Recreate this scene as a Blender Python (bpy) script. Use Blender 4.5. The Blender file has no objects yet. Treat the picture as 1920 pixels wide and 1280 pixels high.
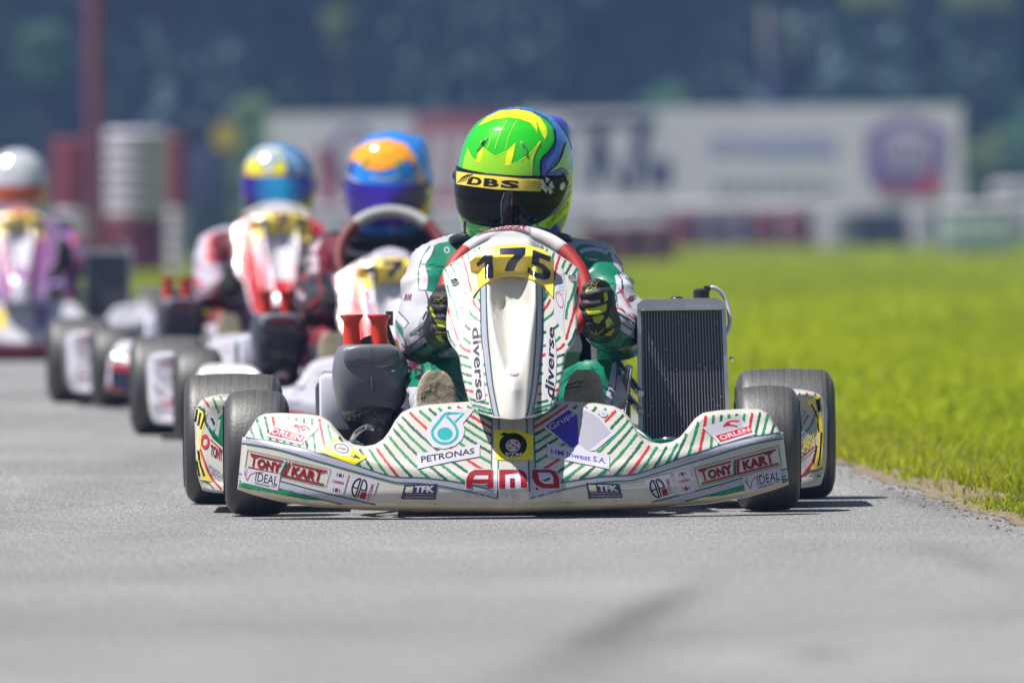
import bpy, bmesh, math, random
import numpy as np
from mathutils import Vector, Matrix, noise
from mathutils.bvhtree import BVHTree
from mathutils.geometry import tessellate_polygon

# ---------------------------------------------------------------- camera, world, sun, exposure
sc = bpy.context.scene
COL = sc.collection
FPX = 21333.0                       # 400 mm lens on a 1920 px wide frame
CAMZ = 0.58
PITCH = math.atan(200 / FPX)
ROLL = math.radians(0.5)
Fw = Vector((0, math.cos(PITCH), -math.sin(PITCH)))
_r0 = Vector((1, 0, 0)); _u0 = _r0.cross(Fw)
Rt = _r0 * math.cos(ROLL) - _u0 * math.sin(ROLL)
Up = _u0 * math.cos(ROLL) + _r0 * math.sin(ROLL)
CAM = Vector((0, 0, CAMZ))
cd = bpy.data.cameras.new('camera'); cam = bpy.data.objects.new('camera', cd); COL.objects.link(cam)
cd.lens = 400; cd.sensor_width = 36; cd.clip_start = 0.5; cd.clip_end = 3000
R = Matrix((Rt, Up, -Fw)).transposed().to_4x4(); R.translation = CAM
cam.matrix_world = R
cd.dof.use_dof = True; cd.dof.focus_distance = 23.55; cd.dof.aperture_fstop = 6.2
sc.camera = cam
SUN = Vector((-0.42, -0.09, 0.90)).normalized()
w = bpy.data.worlds.new("World"); sc.world = w; w.use_nodes = True
nt = w.node_tree; bg = nt.nodes['Background']; sky = nt.nodes.new('ShaderNodeTexSky')
sky.sky_type = 'NISHITA'; sky.sun_disc = False
sky.sun_elevation = math.asin(SUN.z); sky.sun_rotation = math.atan2(SUN.x, SUN.y)
nt.links.new(sky.outputs[0], bg.inputs[0]); bg.inputs[1].default_value = 0.048
sl = bpy.data.lights.new('sun', 'SUN'); sun = bpy.data.objects.new('sun', sl); COL.objects.link(sun)
sl.energy = 4.8; sl.angle = math.radians(0.5); sl.color = (1.0, 0.96, 0.9)
sun.rotation_euler = SUN.to_track_quat('Z', 'Y').to_euler()
sc.view_settings.view_transform = 'Standard'; sc.view_settings.look = 'None'
sc.view_settings.exposure = 0.78; sc.view_settings.gamma = 1
sc.cycles.max_bounces = 6; sc.cycles.sample_clamp_indirect = 6; sc.cycles.caustics_reflective = False
sc.cycles.volume_bounces = 0; sc.cycles.use_denoising = True

random.seed(5); np.random.seed(5)

# ---------------------------------------------------------------- pixel <-> place helpers (photo pixels, 1920 wide)
def ray(px, py): return Fw * FPX + Rt * (px - 960) + Up * (640 - py)
def PT(px, py, Y):
    d = ray(px, py); return CAM + d * (Y / d.y)
GP = [(-50, 0), (24, 0), (32, .015), (38, .037), (47, .10), (60, .13), (120, .20), (200, .35), (400, .55), (3000, .6)]
def ground(y):
    return float(np.interp(y, [g[0] for g in GP], [g[1] for g in GP]))
Y0 = 23.7
K0 = Vector((PT(960, 840, Y0).x, Y0, 0))
def L(px, py, y): return PT(px, py, Y0 + y) - K0          # local point of the leading kart
def P2(p):                                               # local point -> photo pixel
    d = Vector(p) + K0 - CAM; k = FPX / d.dot(Fw)
    return (960 + d.dot(Rt) * k, 640 - d.dot(Up) * k)
def mir(p, y=-.4):
    q = L(p[0], p[1], y); q.x = -q.x; return P2(q)
def zz(ox, oy, s): return lambda *a: (ox + a[0] / s, oy + a[1] / s)
z1 = zz(430, 760, 6.4); z2 = zz(700, 750, 5.82); z3 = zz(950, 750, 5.82); z4 = zz(1200, 760, 6.097)
z5 = zz(780, 400, 3.2); za = zz(740, 440, 4.923); zb = zz(1070, 450, 5.12); zh = zz(820, 180, 4.571)
zc = zz(330, 680, 4.265); zd = zz(1360, 660, 4.0)
def zl(f, pts): return [f(*p) for p in pts]

# ---------------------------------------------------------------- materials
def srgb(r, g, b):
    f = lambda c: (c / 255 / 12.92) if c <= 10 else ((c / 255 + .055) / 1.055) ** 2.4
    return (f(r), f(g), f(b))
MATS = {}
def mat(name, col, rough=.5, metal=0, coat=0, var=.0, vscale=8, bump=0, bscale=60, spec=.5, trans=0, emis=None, sub=0):
    if name in MATS: return MATS[name]
    m = bpy.data.materials.new(name); m.use_nodes = True; MATS[name] = m
    n = m.node_tree; b = n.nodes['Principled BSDF']
    b.inputs['Base Color'].default_value = (*col, 1); b.inputs['Roughness'].default_value = rough
    b.inputs['Metallic'].default_value = metal; b.inputs['Coat Weight'].default_value = coat
    b.inputs['Coat Roughness'].default_value = .04
    b.inputs['Specular IOR Level'].default_value = spec
    if trans: b.inputs['Transmission Weight'].default_value = trans
    tc = n.nodes.new('ShaderNodeTexCoord')
    if var:
        t = n.nodes.new('ShaderNodeTexNoise'); t.inputs['Scale'].default_value = vscale; t.inputs['Detail'].default_value = 6
        n.links.new(tc.outputs['Object'], t.inputs['Vector'])
        mx = n.nodes.new('ShaderNodeMix'); mx.data_type = 'RGBA'
        mx.inputs['A'].default_value = (*[c * (1 - var) for c in col], 1)
        mx.inputs['B'].default_value = (*[min(1, c * (1 + var)) for c in col], 1)
        mr = n.nodes.new('ShaderNodeMapRange'); mr.inputs['From Min'].default_value = .3; mr.inputs['From Max'].default_value = .7
        n.links.new(t.outputs['Fac'], mr.inputs['Value']); n.links.new(mr.outputs[0], mx.inputs['Factor'])
        n.links.new(mx.outputs['Result'], b.inputs['Base Color'])
        mr2 = n.nodes.new('ShaderNodeMapRange'); mr2.inputs['To Min'].default_value = rough * .85; mr2.inputs['To Max'].default_value = min(1, rough * 1.2)
        n.links.new(t.outputs['Fac'], mr2.inputs['Value']); n.links.new(mr2.outputs[0], b.inputs['Roughness'])
    if bump:
        t = n.nodes.new('ShaderNodeTexNoise'); t.inputs['Scale'].default_value = bscale; t.inputs['Detail'].default_value = 4
        n.links.new(tc.outputs['Object'], t.inputs['Vector'])
        bp = n.nodes.new('ShaderNodeBump'); bp.inputs['Strength'].default_value = bump; bp.inputs['Distance'].default_value = .01
        n.links.new(t.outputs['Fac'], bp.inputs['Height']); n.links.new(bp.outputs[0], b.inputs['Normal'])
    return m

white_p = mat('white_plastic', (.49, .47, .42), .32, coat=.2, var=.05, vscale=9, bump=.02, bscale=14)
cream_p = mat('cream_plastic', (.72, .62, .42), .35, coat=.2, var=.06)
fair_w = mat('fairing_white', (.55, .53, .49), .18, coat=.6, var=.04)
grn = mat('stripe_green', (.008, .20, .09), .45, spec=.3, coat=0, var=.2, vscale=60)
dgrn = mat('stripe_dark_green', (.004, .10, .065), .45, spec=.3, coat=0, var=.2, vscale=60)
redm = mat('stripe_red', (.45, .022, .028), .45, spec=.3, coat=0, var=.15, vscale=60)
lav = mat('lavender_vinyl', (.36, .34, .44), .4, spec=.35)
paper = mat('sticker_white', (.47, .455, .52), .42, spec=.35)
blk = mat('print_black', (.008, .008, .011), .5, spec=.25)
navy = mat('digit_navy', (.012, .015, .05), .3, coat=.3)
yel = mat('plate_yellow', (.86, .64, .07), .25, coat=.5)
yel2 = mat('sticker_yellow', (.72, .64, .01), .4, spec=.35)
teal = mat('print_teal', (.01, .30, .33), .4, spec=.3)
dred = mat('print_dark_red', (.26, .005, .010), .45, spec=.25)
pblue = mat('print_blue_violet', (.045, .022, .36), .4, spec=.35)
pgrey = mat('print_grey', (.33, .32, .38), .35)
faint = mat('print_faint', (.40, .38, .50), .4)
lred = mat('wheel_red', (.33, .010, .007), .6, var=.1, vscale=30, bump=.1, bscale=300)
lwht = mat('wheel_white', (.56, .54, .54), .55, var=.05, vscale=30, bump=.08, bscale=300)
lgry = mat('wheel_grey', (.34, .34, .33), .55)
alu = mat('brushed_aluminium', (.50, .50, .56), .38, metal=.85, var=.1, vscale=20)
chrome = mat('bright_metal', (.7, .7, .72), .18, metal=1)
steel = mat('dark_steel', (.12, .12, .13), .4, metal=.8)
core = mat('radiator_core', (.03, .03, .034), .5, metal=.3, bump=.6, bscale=900)
fin = mat('radiator_fin', (.26, .26, .29), .4, metal=.6)
abox = mat('airbox_grey', (.125, .128, .15), .36, coat=.1, var=.12, vscale=10, bump=.03, bscale=25)
aboxd = mat('airbox_dark', (.05, .05, .065), .4, coat=.2, var=.1)
tape = mat('black_tape', (.012, .012, .014), .18, coat=.4, bump=.8, bscale=45)
trum = mat('red_trumpet', (.72, .045, .015), .4, var=.06)
blkp = mat('black_plastic', (.015, .015, .018), .35, var=.2)
rubh = mat('rubber_hose', (.02, .02, .022), .6)
hosew = mat('clear_hose', (.62, .63, .70), .2, coat=.5)
brown = mat('copper_fitting', (.28, .12, .04), .4, metal=.7)
boxw = mat('white_box', (.60, .60, .70), .4, var=.04)
dkgreen = mat('green_bracket', (.005, .10, .06), .3, coat=.4)
suitw = mat('suit_white', (.36, .36, .40), .5, var=.05, vscale=14, bump=.3, bscale=28)
suitg = mat('suit_green', (.003, .155, .09), .38, var=.14, vscale=14, bump=.16, bscale=28)
suitl = mat('suit_lavender', (.46, .43, .56), .45, bump=.16, bscale=28)
suitd = mat('suit_line', (.003, .05, .045), .5)
gblk = mat('glove_black', (.012, .012, .013), .6, var=.3, vscale=60, bump=.3, bscale=150)
ggry = mat('glove_grey', (.06, .058, .06), .6)
glim = mat('glove_lime', (.42, .52, .008), .5, bump=.2, bscale=120)
solem = mat('shoe_sole', (.33, .285, .205), .7, var=.25, vscale=30, bump=.3, bscale=80)
visor = mat('visor_dark', (.003, .002, .002), .07, spec=.22)

def tyre_mat():
    m = bpy.data.materials.new('tyre_rubber'); m.use_nodes = True; n = m.node_tree; b = n.nodes['Principled BSDF']
    tc = n.nodes.new('ShaderNodeTexCoord'); sx = n.nodes.new('ShaderNodeSeparateXYZ'); n.links.new(tc.outputs['Object'], sx.inputs[0])
    t = n.nodes.new('ShaderNodeTexNoise'); t.noise_dimensions = '1D'; t.inputs['Scale'].default_value = 160; t.inputs['Detail'].default_value = 5
    n.links.new(sx.outputs['X'], t.inputs['W'])
    cr = n.nodes.new('ShaderNodeValToRGB'); cr.color_ramp.elements[0].color = (.008, .0078, .0075, 1); cr.color_ramp.elements[1].color = (.062, .059, .055, 1)
    cr.color_ramp.elements[0].position = .3; cr.color_ramp.elements[1].position = .75
    n.links.new(t.outputs['Fac'], cr.inputs[0]); n.links.new(cr.outputs[0], b.inputs['Base Color'])
    b.inputs['Roughness'].default_value = .56; b.inputs['Specular IOR Level'].default_value = 1.0; b.inputs['Sheen Weight'].default_value = .05; b.inputs['Sheen Roughness'].default_value = .35; b.inputs['Sheen Tint'].default_value = (.9, .87, .82, 1)
    t2 = n.nodes.new('ShaderNodeTexNoise'); t2.inputs['Scale'].default_value = 120; n.links.new(tc.outputs['Object'], t2.inputs['Vector'])
    bp = n.nodes.new('ShaderNodeBump'); bp.inputs['Strength'].default_value = .25; bp.inputs['Distance'].default_value = .003
    n.links.new(t2.outputs['Fac'], bp.inputs['Height']); n.links.new(bp.outputs[0], b.inputs['Normal'])
    return m
tyrem = tyre_mat()
sidem = mat('tyre_side', (.03, .03, .031), .6)

# ---------------------------------------------------------------- mesh builder
def smooth_v(pts, n):                                    # catmull-rom through points
    P = [Vector(p) for p in pts]; out = []
    P = [P[0] * 2 - P[1]] + P + [P[-1] * 2 - P[-2]]
    for i in range(1, len(P) - 2):
        for k in range(n):
            t = k / n; a, b, c, d = P[i - 1], P[i], P[i + 1], P[i + 2]
            out.append(.5 * ((2 * b) + (c - a) * t + (2 * a - 5 * b + 4 * c - d) * t * t + (3 * b - a - 3 * c + d) * t ** 3))
    out.append(P[-2]); return out

class MB:
    def __init__(s): s.v = []; s.f = []; s.m = []; s.mats = []; s.n = None
    def mi(s, m):
        if m not in s.mats: s.mats.append(m)
        return s.mats.index(m)
    def add(s, vs, fs, m):
        o = len(s.v); k = s.mi(m); s.v += [tuple(v) for v in vs]
        for f in fs: s.f.append(tuple(i + o for i in f)); s.m.append(k)
    def rings(s, rings, m, closed=True, caps=True):
        n = len(rings[0]); vs = [p for r in rings for p in r]; fs = []
        for i in range(len(rings) - 1):
            for j in range(n if closed else n - 1):
                a = i * n + j; b = i * n + (j + 1) % n
                fs.append((a, b, b + n, a + n))
        if caps and closed:
            fs.append(tuple(range(n))[::-1]); fs.append(tuple(range((len(rings) - 1) * n, len(rings) * n)))
        s.add(vs, fs, m)
    def tube(s, path, r, m, seg=12, sub=0, caps=True):
        P = smooth_v(path, sub) if sub else [Vector(p) for p in path]
        rr = r if isinstance(r, (list, tuple)) else None
        rings = []; nrm = None
        for i, p in enumerate(P):
            t = (P[min(i + 1, len(P) - 1)] - P[max(i - 1, 0)]).normalized()
            if nrm is None:
                nrm = t.orthogonal().normalized()
            nrm = (nrm - t * nrm.dot(t)).normalized(); b = t.cross(nrm)
            ri = (np.interp(i / (len(P) - 1), np.linspace(0, 1, len(rr)), rr) if rr else r)
            rings.append([p + (nrm * math.cos(a) + b * math.sin(a)) * ri for a in [2 * math.pi * k / seg for k in range(seg)]])
        s.rings(rings, m, True, caps)
    def lathe(s, prof, m, center=(0, 0, 0), axis='x', seg=48, caps=False):   # prof: (along, radius)
        c = Vector(center); rings = []
        for (a, r) in prof:
            ring = []
            for k in range(seg):
                t = 2 * math.pi * k / seg; p, q = r * math.cos(t), r * math.sin(t)
                ring.append(c + Vector({'x': (a, p, q), 'y': (p, a, q), 'z': (p, q, a)}[axis]))
            rings.append(ring)
        s.rings(rings, m, True, caps)
    def box(s, c, size, m, bev=.004, rot=None):
        x, y, z = [k / 2 for k in size]; b = min(bev, x * .9, y * .9, z * .9); R3 = rot or Matrix.Identity(3)
        bm = bmesh.new(); bmesh.ops.create_cube(bm, size=1)
        for v in bm.verts: v.co = Vector((v.co.x * 2 * x, v.co.y * 2 * y, v.co.z * 2 * z))
        if b > 0: bmesh.ops.bevel(bm, geom=list(bm.edges), offset=b, segments=2, affect='EDGES', profile=.5)
        bm.verts.index_update()
        s.add([R3 @ v.co + Vector(c) for v in bm.verts], [[v.index for v in f.verts] for f in bm.faces], m); bm.free()
    def ell(s, c, r, m, seg=24, rg=16, e=1.0, rot=None):
        R3 = rot or Matrix.Identity(3); rings = []
        sp = lambda v: math.copysign(abs(v) ** e, v)
        for i in range(rg + 1):
            a = -math.pi / 2 + math.pi * (i * .998 + rg * .001) / rg; ring = []
            for k in range(seg):
                t = 2 * math.pi * k / seg
                ring.append(R3 @ Vector((r[0] * sp(math.cos(a)) * sp(math.cos(t)), r[1] * sp(math.cos(a)) * sp(math.sin(t)), r[2] * sp(math.sin(a)))) + Vector(c))
            rings.append(ring)
        s.rings(rings, m)
    def bvh(s): return BVHTree.FromPolygons([Vector(v) for v in s.v], s.f)
    def vnormals(s):
        N = np.zeros((len(s.v), 3)); V = np.array(s.v)
        for f in s.f:
            a, b, c = V[f[0]], V[f[1]], V[f[2]]
            n = np.cross(b - a, c - a)
            if len(f) > 3: n = n + np.cross(c - a, V[f[3]] - a)
            for i in f: N[i] += n
        l = np.linalg.norm(N, axis=1); l[l == 0] = 1
        return N / l[:, None]
    def build(s, name, parent=None, smooth=True, ang=40, cats=None):
        me = bpy.data.meshes.new(name); me.from_pydata(s.v, [], s.f)
        for m in s.mats: me.materials.append(m)
        me.polygons.foreach_set('material_index', s.m)
        if smooth:
            me.shade_smooth()
            if s.n is None: me.set_sharp_from_angle(angle=math.radians(ang))
        me.update()
        if s.n is not None and smooth: me.normals_split_custom_set_from_vertices([tuple(k) for k in s.n])
        o = bpy.data.objects.new(name, me); COL.objects.link(o)
        if parent is not None: o.parent = parent
        if cats: tag(o, *cats)
        return o

def tag(o, label=None, cat=None, group=None, kind=None):
    if label: o['label'] = label
    if cat: o['category'] = cat
    if group: o['group'] = group
    if kind: o['kind'] = kind
    return o
def empty(name, loc, rz=0, **k):
    o = bpy.data.objects.new(name, None); COL.objects.link(o); o.location = loc; o.rotation_euler = (0, 0, rz)
    o.empty_display_size = .1; tag(o, **k); return o

def remesh(mb, voxel, iters=4, fac=.5):
    o = mb.build('tmp'); md = o.modifiers.new('r', 'REMESH'); md.mode = 'VOXEL'; md.voxel_size = voxel
    sm = o.modifiers.new('s', 'SMOOTH'); sm.iterations = iters; sm.factor = fac
    dg = bpy.context.evaluated_depsgraph_get(); me = o.evaluated_get(dg).to_mesh()
    V = [tuple(v.co) for v in me.vertices]; Fc = [tuple(p.vertices) for p in me.polygons]
    bpy.data.objects.remove(o); return V, Fc

# ---------------------------------------------------------------- printed graphics: flat shapes laid onto a surface
GL = {}
def glyphs(txt, bold=.0, shear=0, sp=1.0):
    k = (txt, bold, shear, sp)
    if k not in GL:
        cu = bpy.data.curves.new('t', 'FONT'); cu.body = txt; cu.offset = bold; cu.shear = shear; cu.space_character = sp; cu.resolution_u = 3
        o = bpy.data.objects.new('t', cu); COL.objects.link(o)
        dg = bpy.context.evaluated_depsgraph_get(); me = o.evaluated_get(dg).to_mesh()
        V = np.array([(v.co.x, v.co.y) for v in me.vertices]); Fc = [tuple(p.vertices) for p in me.polygons]
        lo, hi = V.min(0), V.max(0); V = (V - lo) / (hi - lo)
        GL[k] = (V, Fc); bpy.data.objects.remove(o)
    return GL[k]
class Sheet:
    def __init__(s): s.v = []; s.f = []; s.m = []; s.base = []
    def tris(s, V, Fc, m, lay):
        o = len(s.v); s.v += [(p[0], p[1], lay) for p in V]
        for f in Fc: s.f.append(tuple(i + o for i in f)); s.m.append(m)
    def poly(s, pts, m, lay=0, holes=()):
        if lay == 0: s.base.append((pts, m))
        loops = [[Vector((p[0], p[1], 0)) for p in pts]] + [[Vector((p[0], p[1], 0)) for p in h] for h in holes]
        V = [p for l in loops for p in l]; s.tris(V, tessellate_polygon(loops), m, lay)
    def stroke(s, pts, wd, m, lay=0, jag=0, sub=6, smooth=True):
        P = smooth_v([(p[0], p[1], 0) for p in pts], sub) if smooth and len(pts) > 2 else None
        if P is None:
            P = []
            for a, b in zip(pts[:-1], pts[1:]):
                n = max(1, int(math.hypot(b[0] - a[0], b[1] - a[1]) / (3 if jag else 12)))
                P += [Vector((a[0] + (b[0] - a[0]) * k / n, a[1] + (b[1] - a[1]) * k / n, 0)) for k in range(n)]
            P.append(Vector((pts[-1][0], pts[-1][1], 0)))
        if jag:
            Q = []
            for a, b in zip(P[:-1], P[1:]):
                n = max(1, int((b - a).length / 2.2)); Q += [a.lerp(b, k / n) for k in range(n)]
            P = Q + [P[-1]]
        V = []; n = len(P)
        for i, p in enumerate(P):
            t = P[min(i + 1, n - 1)] - P[max(i - 1, 0)]
            t = t.normalized() if t.length else Vector((1, 0, 0)); nn = Vector((-t.y, t.x, 0))
            wa = wd / 2 * (1 + random.uniform(-jag, jag)); wb = wd / 2 * (1 + random.uniform(-jag, jag))
            V += [p + nn * wa, p - nn * wb]
        s.tris(V, [(2 * i, 2 * i + 1, 2 * i + 3, 2 * i + 2) for i in range(n - 1)], m, lay)
    def disc(s, c, rx, ry, m, lay=0, hole=None, n=28, rot=0):
        e = lambda a, b: [(c[0] + a * math.cos(t) * math.cos(rot) - b * math.sin(t) * math.sin(rot), c[1] + a * math.cos(t) * math.sin(rot) + b * math.sin(t) * math.cos(rot)) for t in [2 * math.pi * k / n for k in range(n)]]
        if hole:
            A, B = e(rx, ry), e(rx * hole, ry * hole); V = A + B
            s.tris(V, [(i, (i + 1) % n, n + (i + 1) % n, n + i) for i in range(n)], m, lay)
        else: s.tris(e(rx, ry), [tuple(range(n))], m, lay)
    def text(s, txt, q, m, lay=1, bold=.0, shear=0, sp=1.0):
        V, Fc = glyphs(txt, bold, shear, sp); tl, tr, br, bl = [np.array(p) for p in q]
        O = [(tl * (1 - u) + tr * u) * v + (bl * (1 - u) + br * u) * (1 - v) for u, v in V]
        s.tris(O, Fc, m, lay)
class Quad:
    def __init__(s, sh, q): s.sh = sh; s.q = [np.array(p, float) for p in q]
    def p(s, u, v):
        tl, tr, br, bl = s.q; return tuple((tl * (1 - u) + tr * u) * (1 - v) + (bl * (1 - u) + br * u) * v)
    def rect(s, u0, v0, u1, v1, m, lay=0): s.sh.poly([s.p(u0, v0), s.p(u1, v0), s.p(u1, v1), s.p(u0, v1)], m, lay)
    def poly(s, pts, m, lay=0): s.sh.poly([s.p(*a) for a in pts], m, lay)
    def text(s, t, u0, v0, u1, v1, m, lay=1, **k): s.sh.text(t, [s.p(u0, v0), s.p(u1, v0), s.p(u1, v1), s.p(u0, v1)], m, lay, **k)
    def stroke(s, pts, w, m, lay=1, **k): s.sh.stroke([s.p(*a) for a in pts], w, m, lay, **k)
    def frame(s, w, m, lay=1): s.sh.stroke([s.p(0, 0), s.p(1, 0), s.p(1, 1), s.p(0, 1), s.p(0, 0)], w, m, lay, smooth=False)

def paint(mb, sh):
    """give whole faces the colour of the base patches, so a patch runs round the far side too"""
    Q = np.array([P2(v) for v in mb.v]); F4 = np.array([f if len(f) == 4 else (*f, f[-1])[:4] for f in mb.f])
    for pts, m in sh.base:
        inside = np.zeros(len(Q), bool); n = len(pts)
        for i in range(n):
            (xa, ya), (xb, yb) = pts[i], pts[(i + 1) % n]
            if ya == yb: continue
            c = ((ya > Q[:, 1]) != (yb > Q[:, 1])) & (Q[:, 0] < (xb - xa) * (Q[:, 1] - ya) / (yb - ya) + xa); inside ^= c
        k = mb.mi(m)
        for i in np.nonzero(inside[F4].all(1))[0]: mb.m[i] = k
def lay_on(mb, sh, step=4, org=None, maxd=None, off=.0006, jump=.02):
    """press the flat shapes of a sheet onto the surface of mb"""
    if not sh.v: return
    nb = len(mb.v); bv = mb.bvh(); N = mb.vnormals(); base_v = [Vector(v) for v in mb.v]; base_f = list(mb.f)
    if mb.n is None: mb.n = [tuple(n) for n in N]
    bm = bmesh.new(); vs = [bm.verts.new(v) for v in sh.v]; ids = [mb.mi(m) for m in sh.m]
    for f, k in zip(sh.f, ids):
        if len(set(f)) < 3: continue
        try: bf = bm.faces.new([vs[i] for i in f]); bf.material_index = k
        except ValueError: pass
    xs = [v[0] for v in sh.v]; ys = [v[1] for v in sh.v]
    for ax, lo, hi in ((0, min(xs), max(xs)), (1, min(ys), max(ys))):
        k = math.floor(lo / step) + 1
        while k * step < hi:
            co = [0, 0, 0]; no = [0, 0, 0]; co[ax] = k * step + .013; no[ax] = 1
            bmesh.ops.bisect_plane(bm, geom=list(bm.verts) + list(bm.edges) + list(bm.faces), plane_co=co, plane_no=no, dist=1e-5)
            k += 1
    o = CAM - K0; new = {}; depth = {}
    bm.verts.index_update()
    for v in bm.verts:
        d = ray(v.co.x, v.co.y).normalized(); h = bv.ray_cast(o, d)
        if h[0] is None or (maxd and h[0].y > maxd): continue
        f = base_f[h[2]]; n = Vector((0, 0, 0))
        for i in f: n += Vector(mb.n[i] if i < nb else N[i]) / max(1e-5, (base_v[i] - h[0]).length)
        n.normalize()
        if n.dot(d) > 0: n = -n
        new[v.index] = len(mb.v); depth[v.index] = h[0].y
        mb.v.append(tuple(h[0] + n * (off + .00030 * v.co.z))); mb.n.append(tuple(n))
    for f in bm.faces:
        ix = [v.index for v in f.verts]
        if any(i not in new for i in ix): continue
        dd = [depth[i] for i in ix]
        if max(dd) - min(dd) > jump: continue
        a, b, c = [Vector(mb.v[new[i]]) for i in ix[:3]]
        if (b - a).cross(c - a).dot(Vector(mb.n[new[ix[0]]])) < 0: ix = ix[::-1]
        mb.f.append(tuple(new[i] for i in ix)); mb.m.append(f.material_index)
    bm.free()
# ---------------------------------------------------------------- kart parts (local frame: x right, y away from camera, z up, origin under the front axle)
def y_front(x):
    t = min(1.1, abs(x) / .58); return -.47 + .16 * t ** 2.3
def trace_xz(pts, yf):
    out = []
    for p in pts:
        y = yf(L(p[0], p[1], -.4).x); q = L(p[0], p[1], y); out.append((q.x, q.z))
    return out
TOPC = trace_xz([(446, 824), (452, 814), (459, 806), (466, 793), (475, 785), (488, 780), (520, 779), (570, 781), (600, 785), (616, 795), (632, 814), (645, 829), (662, 838), (682, 841), (700, 838), (716, 828), (728, 812), (738, 794), (750, 779), (768, 770), (800, 764), (880, 758), (960, 756)], y_front)
BOTC = trace_xz([(446, 914), (470, 922), (520, 935), (600, 947), (700, 952), (850, 956), (960, 957)], y_front)
def cinterp(pts, ax):
    X = [p[0] for p in pts]; Z = [p[1] for p in pts]
    return float(np.interp(-abs(ax), X, Z))
def ridge_z(x): return .068 + .098 * (min(1, abs(x) / .565)) ** 1.25
def nose_y(x, z):
    y = y_front(x) + .10 * max(0, z - .06) * 1.0
    d = z - ridge_z(x)
    if d > 0: y += .62 * d * min(1, d / .02)
    y += .6 * max(0, .055 - z) ** 1.5 * 4 + .18 * max(0, .05 - z)
    a = abs(x)                                              # low raised spine down the centre
    y -= .004 * max(0, 1 - max(0, a - .03) / .012)
    w_ = max(0, 1 - abs(a - .475) / .1) if d > 0 else 0        # hollow in front of each wheel
    y += .02 * w_ * min(1, d / .03)
    return y
def nose_base(m_main, m_low):
    mb = MB(); NX, NZ = 280, 42; XE = .5635
    xs = [-XE + 2 * XE * i / NX for i in range(NX + 1)]
    # pad columns and rows curl the rim backwards
    cols = [(-XE, .003, .06), (-XE, .005, .02), (-XE, .0025, .005)] + [(x, 0, 0) for x in xs] + [(XE, .0025, .005), (XE, .005, .02), (XE, .003, .06)]
    rows = [(0, .002, .075), (0, .006, .028), (0, .003, .008)] + [(j / NZ, 0, 0) for j in range(NZ + 1)] + [(1, .003, .006), (1, .0045, .016), (1, .001, .05)]
    rings = []
    for (x, px, py) in cols:
        zt, zb = cinterp(TOPC, x), cinterp(BOTC, x); r = []
        for (v, qz, qy) in rows:
            z = zb + (zt - zb) * v; y = nose_y(x, z) + py + qy
            e = min(z - zb, zt - z, XE - abs(x)); rr = .008
            if e < rr: y += rr - math.sqrt(max(0, rr * rr - (rr - e) ** 2))
            sx = math.copysign(1, x); zz_ = z + (qz if v == 1 else -qz)
            lean = -sx * .010 * max(0, (z - .05) / .1) * (abs(x) / XE) ** 10
            r.append(Vector((x + sx * px + lean, y, zz_)))
        rings.append(r)
    n = len(rows); vs = [p for r in rings for p in r]
    f1, f2 = [], []
    for i in range(len(cols) - 1):
        for j in range(n - 1):
            q = (i * n + j, (i + 1) * n + j, (i + 1) * n + j + 1, i * n + j + 1)
            zc_ = sum(vs[k].z for k in q) / 4; xb = (vs[q[0]].x + vs[q[1]].x) / 2
            zb = cinterp(BOTC, xb)
            (f2 if zc_ < zb + .010 else f1).append(q)
    o = 0; mb.add(vs, f1, m_main)
    k = mb.mi(m_low)
    for f in f2: mb.f.append(f); mb.m.append(k)
    return mb

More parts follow.
